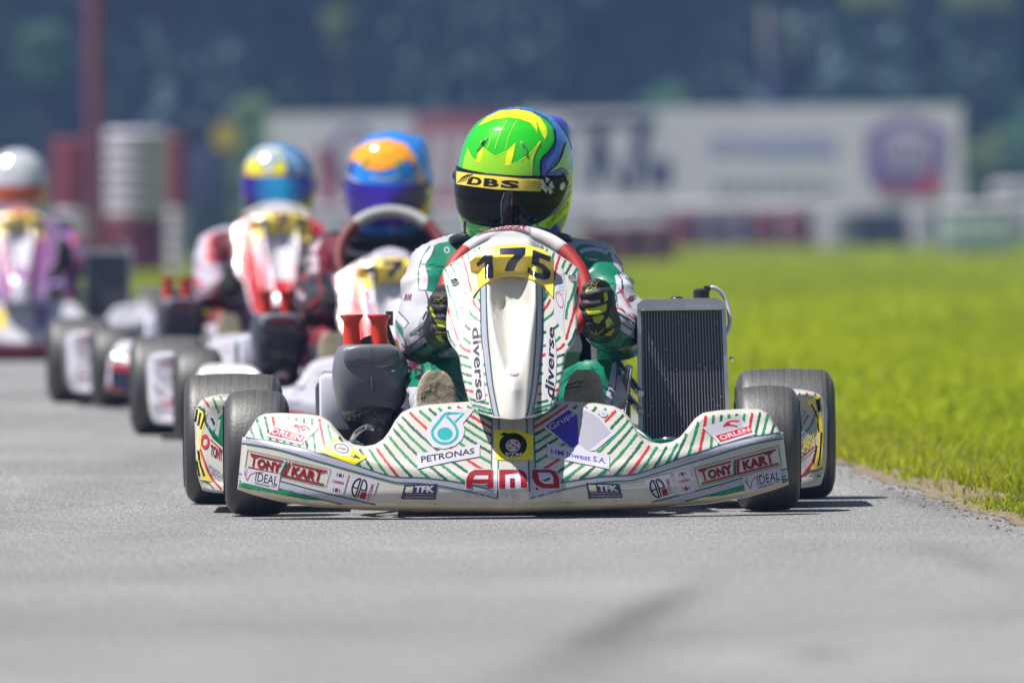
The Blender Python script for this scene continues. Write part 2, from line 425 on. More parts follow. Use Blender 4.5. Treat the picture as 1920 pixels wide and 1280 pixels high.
GR = {'g': grn, 'd': dgrn, 'r': redm}
def nose_art():
    s = Sheet()
    # fan of brushed stripes: stream lines over the upper face
    AX = [(440, 66), (470, 72), (540, 84), (590, 84), (620, 72), (650, 62), (690, 57), (730, 52), (780, 43), (850, 36), (925, 28)]
    def ang(x): return math.radians(np.interp(x, [a[0] for a in AX], [a[1] for a in AX]))
    RX = [(446, 818), (478, 823), (505, 827), (540, 834), (570, 841), (596, 849), (633, 860), (664, 871), (695, 882), (720, 890), (745, 894), (786, 897), (820, 900), (868, 907), (925, 914)]
    def ridge(x): return np.interp(x, [a[0] for a in RX], [a[1] for a in RX])
    starts = []
    for i, x in enumerate(np.arange(466, 625, 14.6)):
        starts.append((x, np.interp(x, [455, 470, 490, 600, 640], [806, 790, 781, 786, 822])))
    edge = [(634, 818), (652, 836), (672, 842), (690, 842), (704, 840), (717, 831), (727, 817), (735, 803), (742, 791), (752, 781), (766, 773), (784, 769), (802, 766), (820, 765), (838, 763), (856, 762), (874, 761), (893, 760), (912, 759), (925, 776)]
    starts += edge
    seq = 'dgdrgdgdgrgdgdgrdgdgdrgdgdrgdgdrgdg'
    for i, (x, y) in enumerate(starts):
        pts = [(x, y)]
        while x < 925 and y < ridge(x) and y < 922:
            a = ang(x); x += math.cos(a) * 5; y += math.sin(a) * 5; pts.append((x, y))
        if len(pts) < 3: continue
        m = GR[seq[i % len(seq)]]; wd = 4.9 if pts[0][0] < 640 else 4.8
        pts = pts[::2] + [pts[-1]] if len(pts) > 4 else pts
        s.stroke(pts, wd, m, 0, jag=.3, sub=2)
        s.stroke([mir(p) for p in pts], wd, m, 0, jag=.3, sub=2)
    a1 = zl(z1, [(110, 368), (300, 400), (480, 425), (700, 470), (900, 520), (1060, 572), (1300, 640), (1500, 710), (1700, 780)]) + zl(z2, [(150, 822), (300, 842), (500, 845), (700, 865), (980, 907), (1272, 975)])
    a2 = zl(z1, [(100, 445), (300, 475), (500, 510), (700, 560), (1000, 650), (1300, 735), (1600, 820)]) + zl(z2, [(120, 868), (250, 897), (450, 905), (690, 930), (980, 985), (1340, 1070)])
    b1 = zl(z1, [(65, 815), (140, 822), (350, 855), (600, 905), (900, 985), (1200, 1060), (1480, 1125), (1740, 1185)])
    b2 = zl(z1, [(52, 890), (140, 905), (580, 995), (900, 1075), (1340, 1180)])
    v1 = zl(z2, [(1283, 170), (1280, 500), (1270, 975)]); v2 = zl(z2, [(1360, 190), (1350, 600), (1342, 1070)])
    g = zl(z1, [(50, 925), (180, 940), (300, 962), (600, 1012), (830, 1058), (1090, 1125), (900, 1112), (600, 1052), (300, 1000), (50, 950)])
    for f in (lambda p: p, mir):
        F = lambda P: [f(p) for p in P]
        s.poly(F(a1) + F(a2)[::-1], lav, 1); s.poly(F(b1) + F(b2)[::-1], lav, 1); s.poly(F(v1) + F(v2)[::-1], lav, 1)
        for P in (a1, a2, b1, b2, v1, v2): s.stroke(F(P), 2.3, dgrn, 2, sub=4)
        s.poly(F(g), grn, 2)
        s.stroke(F(g[:6]), 2.5, grn, 2, jag=.6, sub=3); s.stroke(F(g[5:]), 2.5, grn, 2, jag=.6, sub=3)
    # --- maker's plate, twice
    for q in ([z1(215, 535), z1(1208, 765), z1(1148, 980), z1(182, 757)], [z4(605, 715), z4(1565, 462), z4(1608, 680), z4(662, 925)]):
        Q = Quad(s, q); Q.frame(1.0, blk, 2)
        for (u0, v0, u1, v1_) in ((.035, .12, .435, .21), (.54, .12, .965, .21), (.035, .84, .97, .93)): Q.rect(u0, v0, u1, v1_, dred, 2)
        for m_, wgt, lay in ((blk, .055, 2), (dred, .028, 3)):
            Q.text('T', .05, .17, .13, .80, m_, lay, bold=wgt * .5)
            Q.text('ONY', .135, .29, .425, .79, m_, lay, bold=wgt, sp=1.05)
            Q.text('KAR', .555, .29, .845, .79, m_, lay, bold=wgt, sp=1.05)
            Q.text('T', .83, .17, .925, .80, m_, lay, bold=wgt * .5)
        Q.poly([(.465, .12), (.492, .12), (.452, .86), (.425, .86)], dgrn, 4); Q.poly([(.502, .12), (.532, .12), (.492, .86), (.462, .86)], dred, 4)
    for q in ([z1(160, 740), z1(608, 825), z1(575, 1020), z1(138, 920)], [z4(1155, 820), z4(1590, 715), z4(1608, 895), z4(1190, 1000)]):
        Q = Quad(s, q); Q.rect(0, 0, 1, 1, paper, 4); Q.poly([(.05, .06), (.13, .06), (.13, .42), (.05, .5)], pgrey, 5)
        Q.stroke([(.05, .26), (.10, .5), (.155, .78), (.22, .40), (.36, .17), (.55, .08)], 1.4, dred, 5)
        Q.text('IDEAL', .36, .16, .96, .70, blk, 5, bold=.0); Q.text('OknaDrzwi', .36, .74, .76, .92, blk, 5); Q.text('.NET', .78, .74, .96, .88, dred, 5)
    for q in ([z1(1235, 765), z1(1428, 810), z1(1352, 1080), z1(1165, 1045)], [z4(360, 755), z4(545, 715), z4(615, 975), z4(435, 1020)]):
        Q = Quad(s, q); Q.rect(0, 0, 1, 1, paper, 3)
        for v in (.1, .74):
            Q.rect(.42, v, .60, v + .15, dred, 4); Q.rect(.30, v, .34, v + .15, blk, 4); Q.rect(.68, v, .72, v + .15, blk, 4)
        Q.text('CARRERA', .14, .42, .88, .54, dred, 4, bold=.02)
    for q in ([z1(1475, 825), z1(1778, 900), z1(1692, 1165), z1(1400, 1080)], [z4(30, 850), z4(325, 775), z4(390, 1010), z4(125, 1085)]):
        Q = Quad(s, q); Q.rect(0, 0, 1, 1, paper, 3)
        arc = lambda a0, a1, cx=.38: [(cx + .25 * math.cos(math.radians(t)), .52 + .42 * math.sin(math.radians(t))) for t in np.linspace(a0, a1, 12)]
        Q.stroke(arc(100, 262, .36), 3, blk, 4, sub=2); Q.stroke([(.33, .12), (.33, .93)], 2.6, blk, 4); Q.stroke([(.12, .55), (.33, .55)], 2.4, blk, 4)
        Q.stroke([(.42, .12), (.42, .93)], 2.6, blk, 4); Q.stroke(arc(-78, 10, .40), 3, blk, 4, sub=2); Q.stroke([(.42, .56), (.64, .56)], 2.4, blk, 4)
        Q.rect(.49, .63, .72, .93, dred, 4); Q.sh.text('SYSTEMS', [Q.p(.78, .92), Q.p(.78, .2), Q.p(.9, .2), Q.p(.9, .92)], dred, 4, bold=.01)
    # oil company eagle sticker, twice
    for f, qq, tq, rq, eg in ((z1, [(615, 140), (1075, 265), (850, 475), (430, 375)], [(512, 272), (882, 375), (845, 438), (480, 340)], [(530, 262), (912, 372), (855, 447), (466, 352)], [[(765, 250), (800, 240), (850, 262), (900, 250), (960, 300)], [(775, 252), (820, 275), (838, 328)], [(860, 262), (872, 300), (905, 285)]]),
                          (z4, [(700, 255), (1110, 120), (1315, 330), (905, 450)], [(882, 355), (1228, 255), (1250, 302), (918, 405)], [(848, 350), (1230, 240), (1282, 312), (908, 424)], [[(945, 235), (1000, 190), (1060, 180), (1120, 186)], [(935, 240), (1000, 230), (1060, 235), (1100, 245)], [(1000, 190), (980, 212), (1020, 215)]])):
        s.poly(zl(f, qq), paper, 3); s.poly(zl(f, rq), redm, 4); s.text('ORLEN', zl(f, tq), paper, 5, bold=.02)
        for e in eg: s.stroke(zl(f, e), 2.6, redm, 4)
    # wear: seam, chips and rubber marks
    s.stroke([(961, 786), (961, 806)], .9, pgrey, 1); s.stroke([(960, 863), (960, 880)], .9, pgrey, 1); s.stroke([(960, 918), (960, 954)], .9, pgrey, 1)
    gr_ = mat('scuff', (.20, .18, .15), .7)
    for i in range(80):
        x = random.uniform(445, 1480); y = np.interp(abs(x - 961), [0, 260, 520], [950, 944, 905]) - abs(random.gauss(0, 16)); k = random.uniform(.5, 1.3); a = random.uniform(-.5, .5)
        s.stroke([(x, y), (x + k * random.uniform(1, 9) * math.cos(a), y + 2 * math.sin(a))], random.uniform(.4, 1.0), gr_, 3)
    # yellow scrutineering sticker
    s.poly(zl(z1, [(1250, 385), (1640, 625), (1490, 710), (1060, 550)]), yel2, 3); c = z1(1335, 520)
    s.disc(c, 20, 11.5, paper, 4, rot=.3); s.disc(c, 14.5, 8.6, blk, 5, hole=.86, rot=.3)
    s.stroke([(c[0] - 12, c[1] - 2), (c[0] + 12, c[1] + 3)], 1, blk, 5); s.stroke([(c[0], c[1] - 7), (c[0] + 3, c[1] + 7)], 1, blk, 5); s.stroke([(c[0] - 8, c[1] - 1), (c[0] + 8, c[1] + 1)], 2.2, redm, 5)
    s.text('4', [z1(1580, 600), z1(1560, 655), z1(1440, 620), z1(1455, 590)], blk, 4, bold=.03)
    # teal drop sticker
    s.poly(zl(z2, [(760, 110), (870, 96), (1098, 96), (1030, 180), (965, 255), (985, 330), (960, 430), (880, 500), (760, 535), (640, 515), (572, 430), (565, 340), (610, 250), (690, 155)]), paper, 3)
    s.stroke(zl(z2, [(830, 148), (770, 160), (700, 245), (645, 315), (632, 370), (660, 430), (720, 470), (790, 475), (850, 455), (895, 405), (905, 350), (885, 290), (845, 235), (790, 180)]), 5.2, teal, 4)
    s.stroke(zl(z2, [(800, 148), (975, 148), (880, 245)]), 4.6, teal, 4, smooth=False); s.disc(z2(770, 370), 14.5, 12, teal, 4)
    s.poly(zl(z2, [(465, 585), (800, 545), (1150, 478), (1148, 618), (800, 680), (468, 755)]), paper, 4)
    s.text('PETRONAS', zl(z2, [(505, 618), (1090, 524), (1090, 588), (512, 688)]), blk, 5, bold=.018)
    for q in ([z2(330, 925), z2(688, 912), z2(668, 1080), z2(288, 1072)], [z3(852, 903), z3(1215, 915), z3(1252, 1060), z3(880, 1068)]):
        Q = Quad(s, q); Q.rect(0, 0, 1, 1, navy, 3); Q.text('TFK', .33, .10, .93, .55, paper, 4, bold=.04)
        Q.poly([(.06, .12), (.28, .12), (.28, .56), (.1, .56), (.06, .48)], paper, 4); Q.poly([(.12, .24), (.21, .24), (.21, .44), (.14, .44), (.12, .40)], yel2, 5)
        Q.text('TECHNIKA POLEROWANIA KRAKOW', .1, .63, .92, .70, paper, 4); Q.text('www.oklejaniekrakow.pl', .08, .77, .94, .92, paper, 4)
    # team letters
    A = zl(z2, [(1000, 962), (1000, 865), (1030, 800), (1090, 764), (1300, 762), (1300, 962), (1240, 962), (1240, 908), (1065, 908), (1065, 962)])
    Ah = zl(z2, [(1072, 865), (1098, 825), (1240, 825), (1240, 865)])
    M = zl(z2, [(1360, 962), (1360, 762)]) + zl(z3, [(130, 762), (185, 790), (207, 840), (207, 955), (140, 955), (140, 850), (115, 800)]) + zl(z2, [(1425, 820), (1425, 962)])
    D = zl(z3, [(262, 762), (470, 762), (530, 790), (562, 860), (562, 962), (380, 962), (300, 925), (262, 850)]); Dh = zl(z3, [(325, 795), (460, 795), (495, 840), (495, 912), (400, 912), (345, 880)])
    def grow(P, k):
        cx = sum(p[0] for p in P) / len(P); cy = sum(p[1] for p in P) / len(P)
        return [(p[0] + math.copysign(k, p[0] - cx), p[1] + math.copysign(k, p[1] - cy)) for p in P]
    s.poly(grow(A, 2), paper, 4); s.poly(grow(D, 2), paper, 4); s.poly([(932, 880), (976, 880), (987, 890), (987, 916), (932, 917)], paper, 4)
    s.poly(A, dred, 5, holes=[Ah]); s.poly(D, dred, 5, holes=[Dh]); s.poly(M, dred, 5)
    s.poly(zl(z2, [(1480, 858), (1532, 858), (1532, 955), (1480, 955)]), dred, 5); s.poly(zl(z3, [(22, 858), (75, 858), (75, 952), (22, 952)]), dred, 5)
    s.poly(zl(z3, [(370, 880), (450, 845), (470, 860), (420, 888)]), dgrn, 5)
    s.text('RACING TEAM', [(872, 922), (1050, 921), (1050, 932), (872, 933)], faint, 3, sp=1.25)
    # motor federation sticker
    s.poly([(925, 806), (975, 807), (992, 816), (998, 815), (997, 863), (925, 862)], yel2, 3); s.disc((960, 835), 26, 23, blk, 4, n=36); s.poly([(935, 815), (943, 811), (975, 820), (972, 828)], blk, 4)
    s.disc((960, 836), 14, 12, paper, 5)
    for (a, b) in ((-7, -5), (7, -5), (0, 0), (-7, 5), (7, 5)): s.poly([(960 + a - 2.6, 836 + b - 2), (960 + a + 2.6, 836 + b - 2), (960 + a + 2.6, 836 + b + 2), (960 + a - 2.6, 836 + b + 2)], redm, 6)
    s.text('PZM', [(945, 849), (977, 849), (975, 857), (947, 857)], paper, 5, bold=.03)
    # two-colour lozenge sticker
    s.poly(zl(z3, [(665, 70), (760, 135), (835, 80), (1000, 170), (1165, 375), (960, 550), (870, 560), (700, 530), (360, 280)]), paper, 3)
    s.poly(zl(z3, [(665, 108), (760, 165), (777, 480), (700, 528), (412, 285)]), pblue, 4); s.poly(zl(z3, [(835, 110), (985, 190), (1125, 355), (870, 557), (780, 480), (772, 165)]), pgrey, 4)
    s.text('Grupa', zl(z3, [(432, 285), (712, 115), (750, 180), (492, 350)]), paper, 5, bold=.01); s.text('Inwest', zl(z3, [(800, 105), (1110, 345), (1070, 405), (762, 165)]), lav, 5, bold=.01)
    s.poly(zl(z3, [(430, 480), (1110, 600), (1105, 755), (435, 620)]), paper, 4); s.text('HM Inwest S.A.', zl(z3, [(472, 532), (1078, 640), (1072, 700), (474, 590)]), pblue, 5, bold=.012)
    s.disc(z3(1045, 150), 7.5, 6.5, paper, 4); s.disc(z3(1045, 150), 3.2, 2.8, lav, 5)
    return s

# fairing
FOUT = zl(z5, [(586, 1228), (450, 1217), (370, 1192), (340, 1160), (310, 1110), (292, 1050), (280, 1000), (268, 940), (260, 880), (252, 850), (235, 825), (210, 795), (190, 755), (180, 710), (176, 660), (180, 610), (188, 560), (186, 510), (175, 455), (162, 400), (155, 345), (180, 322), (220, 292), (265, 262), (330, 218), (400, 180), (428, 165), (455, 138), (500, 118), (545, 107), (586, 104)])
def fair_prof():
    P = [];
    for p in FOUT:
        q = L(p[0], p[1], -.3); P.append((abs(q.x), q.z))
    P[0] = (0.0, P[0][1]); P[-1] = (0.0, P[-1][1])
    return P
FPROF = fair_prof(); FZ0, FZ1 = FPROF[0][1], FPROF[-1][1]
def fair_half(z):
    zs = [p[1] for p in FPROF]; best = 0
    for a, b in zip(FPROF[:-1], FPROF[1:]):
        if min(a[1], b[1]) - 1e-9 <= z <= max(a[1], b[1]) + 1e-9 and abs(a[1] - b[1]) > 1e-9:
            best = max(best, a[0] + (b[0] - a[0]) * (z - a[1]) / (b[1] - a[1]))
    return best
def sstep(a, b, x): t = max(0, min(1, (x - a) / (b - a))); return t * t * (3 - 2 * t)
def fair_y(x, z):
    t = (z - FZ0) / (FZ1 - FZ0); a = abs(x)
    y = -.455 + .30 * t ** 1.15 + 1.5 * a * a * (.4 + t)
    rw = np.interp(t, [0, .2, .5, .8, .92, 1], [.045, .05, .060, .068, .060, .05])
    y -= (.034 + .012 * (1 - t)) * (1 - sstep(rw - .022, rw + .006, a))           # raised centre band
    vd = np.interp(t, [0, .2, .34, .5, .62, .78, .86, 1], [0, 0, .020, .062, .070, .045, 0, 0]); vw = np.interp(t, [0, .3, .62, 1], [.012, .014, .034, .036])
    y += vd * math.exp(-(a / vw) ** 4 * .7)                                           # valley between the two ridges
    y -= .022 * math.exp(-(a / .018) ** 2) * max(0, 1 - abs(t - .16) / .2)           # keel low down
    y += .05 * sstep(.93, 1.0, t) ** 2                                               # rounded hood
    return y
def fairing_base(m_main, dz=0):
    mb = MB(); NV, NU = 110, 90; rings = []
    def pt(u, z, push=0, grow=0):
        h = fair_half(min(max(z, FZ0 + .0004), FZ1 - .0004)) + grow; x = math.sin(u * math.pi / 2) * h * (1 if abs(u) <= 1 else 1)
        y = fair_y(x, z); e = h - abs(x)
        if e < .006: y += .006 - math.sqrt(max(0, .006 ** 2 - (.006 - e) ** 2))
        return Vector((x, y + push, z + dz))
    rows = [(FZ0 + .0004, .03, 0), (FZ0 + .0004, .01, 0)] + [(FZ0 + .0004 + (FZ1 - FZ0 - .0008) * (.5 - .5 * math.cos(math.pi * j / NV)), 0, 0) for j in range(NV + 1)] + [(FZ1 - .0004, .012, 0), (FZ1 - .0004, .04, 0)]
    for (z, push, g) in rows:
        us = [-1 + 2 * k / NU for k in range(NU + 1)]
        r = [pt(-1, z, push + .032, -.002), pt(-1, z, push + .010, .001)] + [pt(u, z, push) for u in us] + [pt(1, z, push + .010, .001), pt(1, z, push + .032, -.002)]
        rings.append(r)
    mb.rings(rings, m_main, closed=False)
    return mb
def widen(mb, lead):
    if not lead: mb.v = [(v[0] * 1.13, v[1], v[2]) for v in mb.v]
def shift(mb, dz):
    if dz: mb.v = [(v[0], v[1], v[2] + dz) for v in mb.v]
FM = -.3
def fmir(p): return mir(p, FM)
def fairing_art():
    s = Sheet()
    st = [('g', [(172, 335), (212, 412)]), ('d', [(200, 300), (240, 372)]), ('g', [(235, 270), (262, 340)]), ('r', [(270, 248), (296, 330), (312, 400), (330, 470)]), ('g', [(308, 240), (322, 300)]),
          ('g', [(185, 430), (205, 500), (232, 560), (246, 640)]), ('r', [(190, 565), (205, 630), (228, 700), (246, 762)]), ('d', [(186, 700), (205, 755), (235, 800)]),
          ('r', [(335, 520), (358, 560), (386, 592)]), ('g', [(345, 470), (362, 510), (386, 530)]), ('g', [(300, 560), (330, 610), (384, 650)]), ('d', [(270, 640), (310, 690), (384, 720)]),
          ('r', [(256, 785), (285, 815), (330, 832), (392, 856)]), ('g', [(280, 745), (320, 778), (388, 800)]), ('d', [(256, 850), (310, 868)]), ('g', [(266, 905), (325, 925)]), ('d', [(272, 958), (325, 975)]), ('g', [(278, 1005), (328, 1020)]),
          ('r', [(290, 1056), (336, 1070)]), ('d', [(310, 1106), (345, 1122), (430, 1140)]), ('g', [(335, 1148), (380, 1160), (445, 1180)]), ('d', [(365, 1176), (410, 1190), (450, 1200)]),
          ('g', [(388, 905), (408, 912)]), ('g', [(388, 960), (412, 965)]), ('r', [(398, 1085), (420, 1090)]), ('d', [(398, 1020), (418, 1026)]), ('g', [(345, 205), (352, 232)]), ('g', [(372, 190), (378, 215)])]
    for c, P in st:
        P = zl(z5, P)
        s.stroke(P, 4.2, GR[c], 0, jag=.28, sub=3); s.stroke([fmir(p) for p in P], 4.2, GR[c], 0, jag=.28, sub=3)
    o = zl(z5, [(384, 445), (386, 580), (387, 700), (394, 800), (406, 900), (420, 1000), (436, 1090), (456, 1190), (462, 1212)]); i = zl(z5, [(418, 430), (420, 580), (424, 700), (432, 800), (442, 900), (452, 1000), (466, 1090), (486, 1190), (495, 1216)])
    for f in (lambda p: p, fmir):
        F = lambda P: [f(p) for p in P]
        s.poly(F(o) + F(i)[::-1], lav, 1); s.stroke(F(o), 2.3, dgrn, 2, sub=4); s.stroke(F(i), 2.0, dgrn, 2, sub=4)
    # clear race stickers beside the plate, driver sponsor down both flanks
    for f in (lambda p: p, fmir):
        s.poly([f(z5(*p)) for p in [(258, 335), (285, 335), (318, 620), (250, 745), (262, 640), (238, 470)]], paper, 1)
        s.disc(f(z5(280, 525)), 6.5, 16, redm, 2, hole=.86, rot=.25 if f((0, 0)) == (0, 0) else -.25)
    s.text('GRAND', zl(z5, [(290, 350), (298, 500), (280, 500), (270, 350)]), lav, 2); s.text('LEITEK', [z5(850, 490), z5(860, 355), z5(886, 350), z5(880, 490)], lav, 2)
    s.poly(zl(z5, [(325, 670), (378, 668), (410, 1120), (355, 1130), (322, 860)]), paper, 3)
    s.text('diverse', [z5(382, 680), z5(408, 1118), z5(354, 1122), z5(330, 690)], blk, 4, bold=.02)
    s.poly(zl(z5, [(800, 1145), (752, 1070), (765, 985), (780, 640), (822, 700), (838, 860), (832, 1010)]), paper, 3)
    s.text('diverse', [z5(765, 1090), z5(785, 672), z5(822, 690), z5(822, 1120)], blk, 4, bold=.025)
    s.disc(z5(580, 962), 9, 4.5, pgrey, 3); s.disc(z5(580, 957), 9, 3.6, paper, 4)
    return s
def plate_base(m, dz=0):
    top = zl(z5, [(318, 287), (400, 220), (480, 195), (590, 187), (700, 200), (780, 230), (826, 290)]); bot = zl(z5, [(336, 508), (380, 450), (432, 412), (500, 385), (590, 377), (690, 398), (760, 440), (818, 507)])
    n = 72; mb = MB(); rr = []
    T = smooth_v([(p[0], p[1], 0) for p in top], 12); B = smooth_v([(p[0], p[1], 0) for p in bot], 12)
    pick = lambda P, u: P[int(round(u * (len(P) - 1)))]
    for k in range(n + 1):
        u = k / n; t, b = pick(T, u), pick(B, u); x = L(t.x, t.y, -.25).x; col = []
        for j in range(21):
            p = b.lerp(t, j / 20); q = L(p.x, p.y, -.25); y = fair_y(0, q.z) - .022 + 3.4 * q.x ** 2
            y = min(y, fair_y(q.x, q.z) - .004); q = L(p.x, p.y, y); col.append(q + Vector((0, 0, dz)))
        c2 = [q + Vector((0, .004, 0)) for q in col][::-1]
        rr.append(col + c2)
    mb.rings(rr, m); return mb
def plate_art(txt, m=navy):
    s = Sheet()
    qs = {0: [(892, 474), (922, 469), (927, 521), (896, 527)], 1: [(936, 465), (984, 465), (984, 508), (938, 509)], 2: [(993, 467), (1034, 483), (1030, 532), (988, 514)]}
    for i, c in enumerate(txt):
        if c == '1' and i == 0:
            s.poly(zl(z5, [(360, 300), (425, 232), (455, 225), (458, 388), (412, 390), (410, 290), (368, 320)]), m, 1)
        elif c == '7' and i == 1:
            s.poly(zl(z5, [(497, 212), (652, 206), (648, 245), (600, 300), (583, 345), (528, 345), (548, 290), (590, 246), (500, 246)]), m, 1)
        else: s.text(c, qs[i], m, 1, bold=.025)
    return s

def wheel(parent, x, y, R, w, rimm, steer=0):
    rim = MB(); tyre = MB(); hw = w / 2; o = 1 if x > 0 else -1
    prof = []
    rc = .028
    for t in np.linspace(0, 90, 8): prof.append((-hw + rc - rc * math.cos(math.radians(t)), R - rc * 1.25 + rc * 1.25 * math.sin(math.radians(t)) - .003))
    for k in range(1, 6): prof.append((-hw + rc + (w - 2 * rc) * k / 6, R - .003 + .003 * math.sin(math.pi * k / 6)))
    prof += [(-a, r) for a, r in prof[7::-1]]
    ir = .068
    side = [(-hw + .012, ir), (-hw + .003, ir + .012), (-hw - .001, (ir + R) / 2)]
    tyre.lathe(side + prof, tyrem, seg=72); tyre.lathe([(-a, r) for a, r in side], sidem, seg=72); tyre.lathe([(a + .0005 * (1 if a > 0 else -1), r) for a, r in [(-hw + .012, ir), (-hw + .003, ir + .012), (-hw - .0015, (ir + R) / 2)]], sidem, seg=72)
    tyre.lathe([(hw - .012, ir), (hw - .003, ir + .012), (hw + .001, (ir + R) / 2), (hw, R - rc * 1.25)], sidem, seg=72)
    rim.lathe([(-hw + .012, ir + .002), (-hw + .016, ir - .008), (-hw + .04, ir - .014), (-.01, ir - .016), (-.008, .03), (.008, .03), (.01, ir - .016), (hw - .04, ir - .014), (hw - .016, ir - .008), (hw - .012, ir + .002)], rimm, seg=48)
    rim.lathe([(-.03, .0), (-.03, .022), (.03, .022), (.03, 0)], steel, seg=20)
    for k in range(5):
        a = 2 * math.pi * k / 5; rim.tube([(-.012, .04 * math.cos(a), .04 * math.sin(a)), (.012, .04 * math.cos(a), .04 * math.sin(a))], .005, chrome, 8)
    r = rim.build('wheel', parent); r.location = (x, y, R); r.rotation_euler = (0, 0, steer)
    tyre.build('tyre', r)
    return r

def side_pod(parent, sgn, m, art=None, px=0):
    mb = MB(); rings = []
    prof = [(.405, .055), (.44, .044), (.56, .040), (.64, .045), (.655, .058), (.664, .10), (.667, .17), (.668, .205), (.660, .228), (.645, .240), (.60, .243), (.52, .222), (.46, .19), (.41, .15)]
    P = smooth_v([(a, b, 0) for a, b in prof] + [(prof[0][0], prof[0][1], 0)], 4)[:-1]
    for (y, k, dy) in ((.235, .80, 0), (.225, .93, 0), (.232, 1.0, 0), (.26, 1.0, 0), (.40, 1.0, 0), (.6, 1.0, 0), (.78, .99, 0), (.80, .9, 0)):
        ring = []
        for p in P:
            x = .545 + (p.x - .545) * k; z = .14 + (p.y - .14) * k
            yy = y + (.75 * max(0, x - .60) if y < .35 else 0) + (.35 * max(0, z - .10) if y < .35 else 0)
            ring.append(Vector((sgn * x, yy, z)))
        rings.append(ring if sgn > 0 else ring[::-1])
    mb.rings(rings, m)
    if art: lay_on(mb, art, 6)
    return mb.build('side_pod', parent)
def pod_art(left):
    s = Sheet()
    if left:
        f = zc
        s.poly(zl(f, [(130, 335), (180, 345), (255, 400), (240, 480), (215, 560), (200, 700), (215, 800), (255, 880), (300, 950), (155, 925), (140, 750), (115, 550)]), yel, 1)
        for P in ([(180, 370), (168, 440), (150, 520), (135, 560)], [(205, 400), (185, 500)], [(240, 415), (205, 530)], [(160, 640), (172, 760), (195, 900)], [(185, 700), (200, 800), (235, 905)]): s.stroke(zl(f, P), 3.6, blk, 2)
        s.poly(zl(f, [(120, 290), (240, 370), (250, 470), (330, 590), (380, 650), (380, 670), (300, 600), (235, 480), (225, 390), (118, 310)]), dgrn, 2)
        s.poly(zl(f, [(345, 440), (385, 400), (385, 650), (305, 570)]), grn, 1); s.poly(zl(f, [(340, 455), (365, 450), (345, 590), (318, 560)]), paper, 2)
        s.poly(zl(f, [(265, 430), (290, 400), (330, 470), (305, 550), (255, 480)]), paper, 2); s.poly(zl(f, [(280, 440), (300, 440), (322, 480), (312, 510)]), blk, 3)
        s.text('TONY', [z for z in zl(f, [(285, 650), (378, 690), (378, 790), (280, 740)])], dred, 2, bold=.03); s.stroke(zl(f, [(280, 610), (370, 690)]), 1.8, redm, 2)
        s.disc(f(240, 630), 8, 14, redm, 2, hole=.55); s.text('GREEN', zl(f, [(265, 800), (375, 880), (375, 960), (272, 880)]), pgrey, 2, bold=.03)
        s.stroke(zl(f, [(200, 690), (280, 900), (370, 1010)]), 3.5, redm, 2); s.stroke(zl(f, [(150, 930), (250, 950), (310, 1005)]), 2, dgrn, 2); s.stroke(zl(f, [(160, 975), (230, 975)]), 3, grn, 2)
        tops = [('r', [(205, 255), (235, 300), (270, 340)]), ('g', [(275, 250), (310, 300), (330, 360)]), ('d', [(340, 250), (375, 290)]), ('g', [(400, 250), (430, 285)]), ('g', [(325, 330), (350, 400)])]
    else:
        f = zd
        s.poly(zl(f, [(610, 365), (715, 320), (722, 480), (745, 560), (737, 780), (735, 850), (700, 880), (640, 880), (690, 760), (700, 640), (670, 450)]), yel, 1)
        for P in ([(650, 390), (690, 480), (705, 600)], [(690, 700), (665, 840)], [(725, 600), (715, 760), (700, 850)]): s.stroke(zl(f, P), 3, blk, 2)
        s.poly(zl(f, [(680, 355), (712, 345), (722, 440), (700, 450)]), blk, 2)
        s.poly(zl(f, [(525, 440), (560, 425), (585, 580), (540, 620)]), grn, 1); s.stroke(zl(f, [(545, 660), (640, 560), (690, 440)]), 2, dgrn, 2)
        s.text('KART', zl(f, [(545, 690), (680, 590), (690, 690), (560, 770)]), yel, 2, bold=.03); s.stroke(zl(f, [(545, 820), (690, 700)]), 2, redm, 2)
        s.stroke(zl(f, [(550, 960), (640, 860), (680, 760)]), 5, redm, 1, jag=.4); s.stroke(zl(f, [(600, 920), (680, 890), (735, 870)]), 2, dgrn, 2); s.stroke(zl(f, [(690, 930), (720, 925)]), 4, grn, 2)
        s.stroke(zl(f, [(570, 520), (610, 440)]), 3, pgrey, 2); s.stroke(zl(f, [(590, 540), (630, 470)]), 2.4, redm, 2); s.stroke(zl(f, [(670, 320), (732, 280)]), 2, dgrn, 2)
        tops = [('g', [(470, 250), (440, 280)]), ('d', [(515, 245), (500, 305)]), ('g', [(580, 245), (555, 330)]), ('r', [(640, 245), (610, 330)])]
    for c, P in tops: s.stroke(zl(f, P), 3.4, GR[c], 1, jag=.25)
    return s

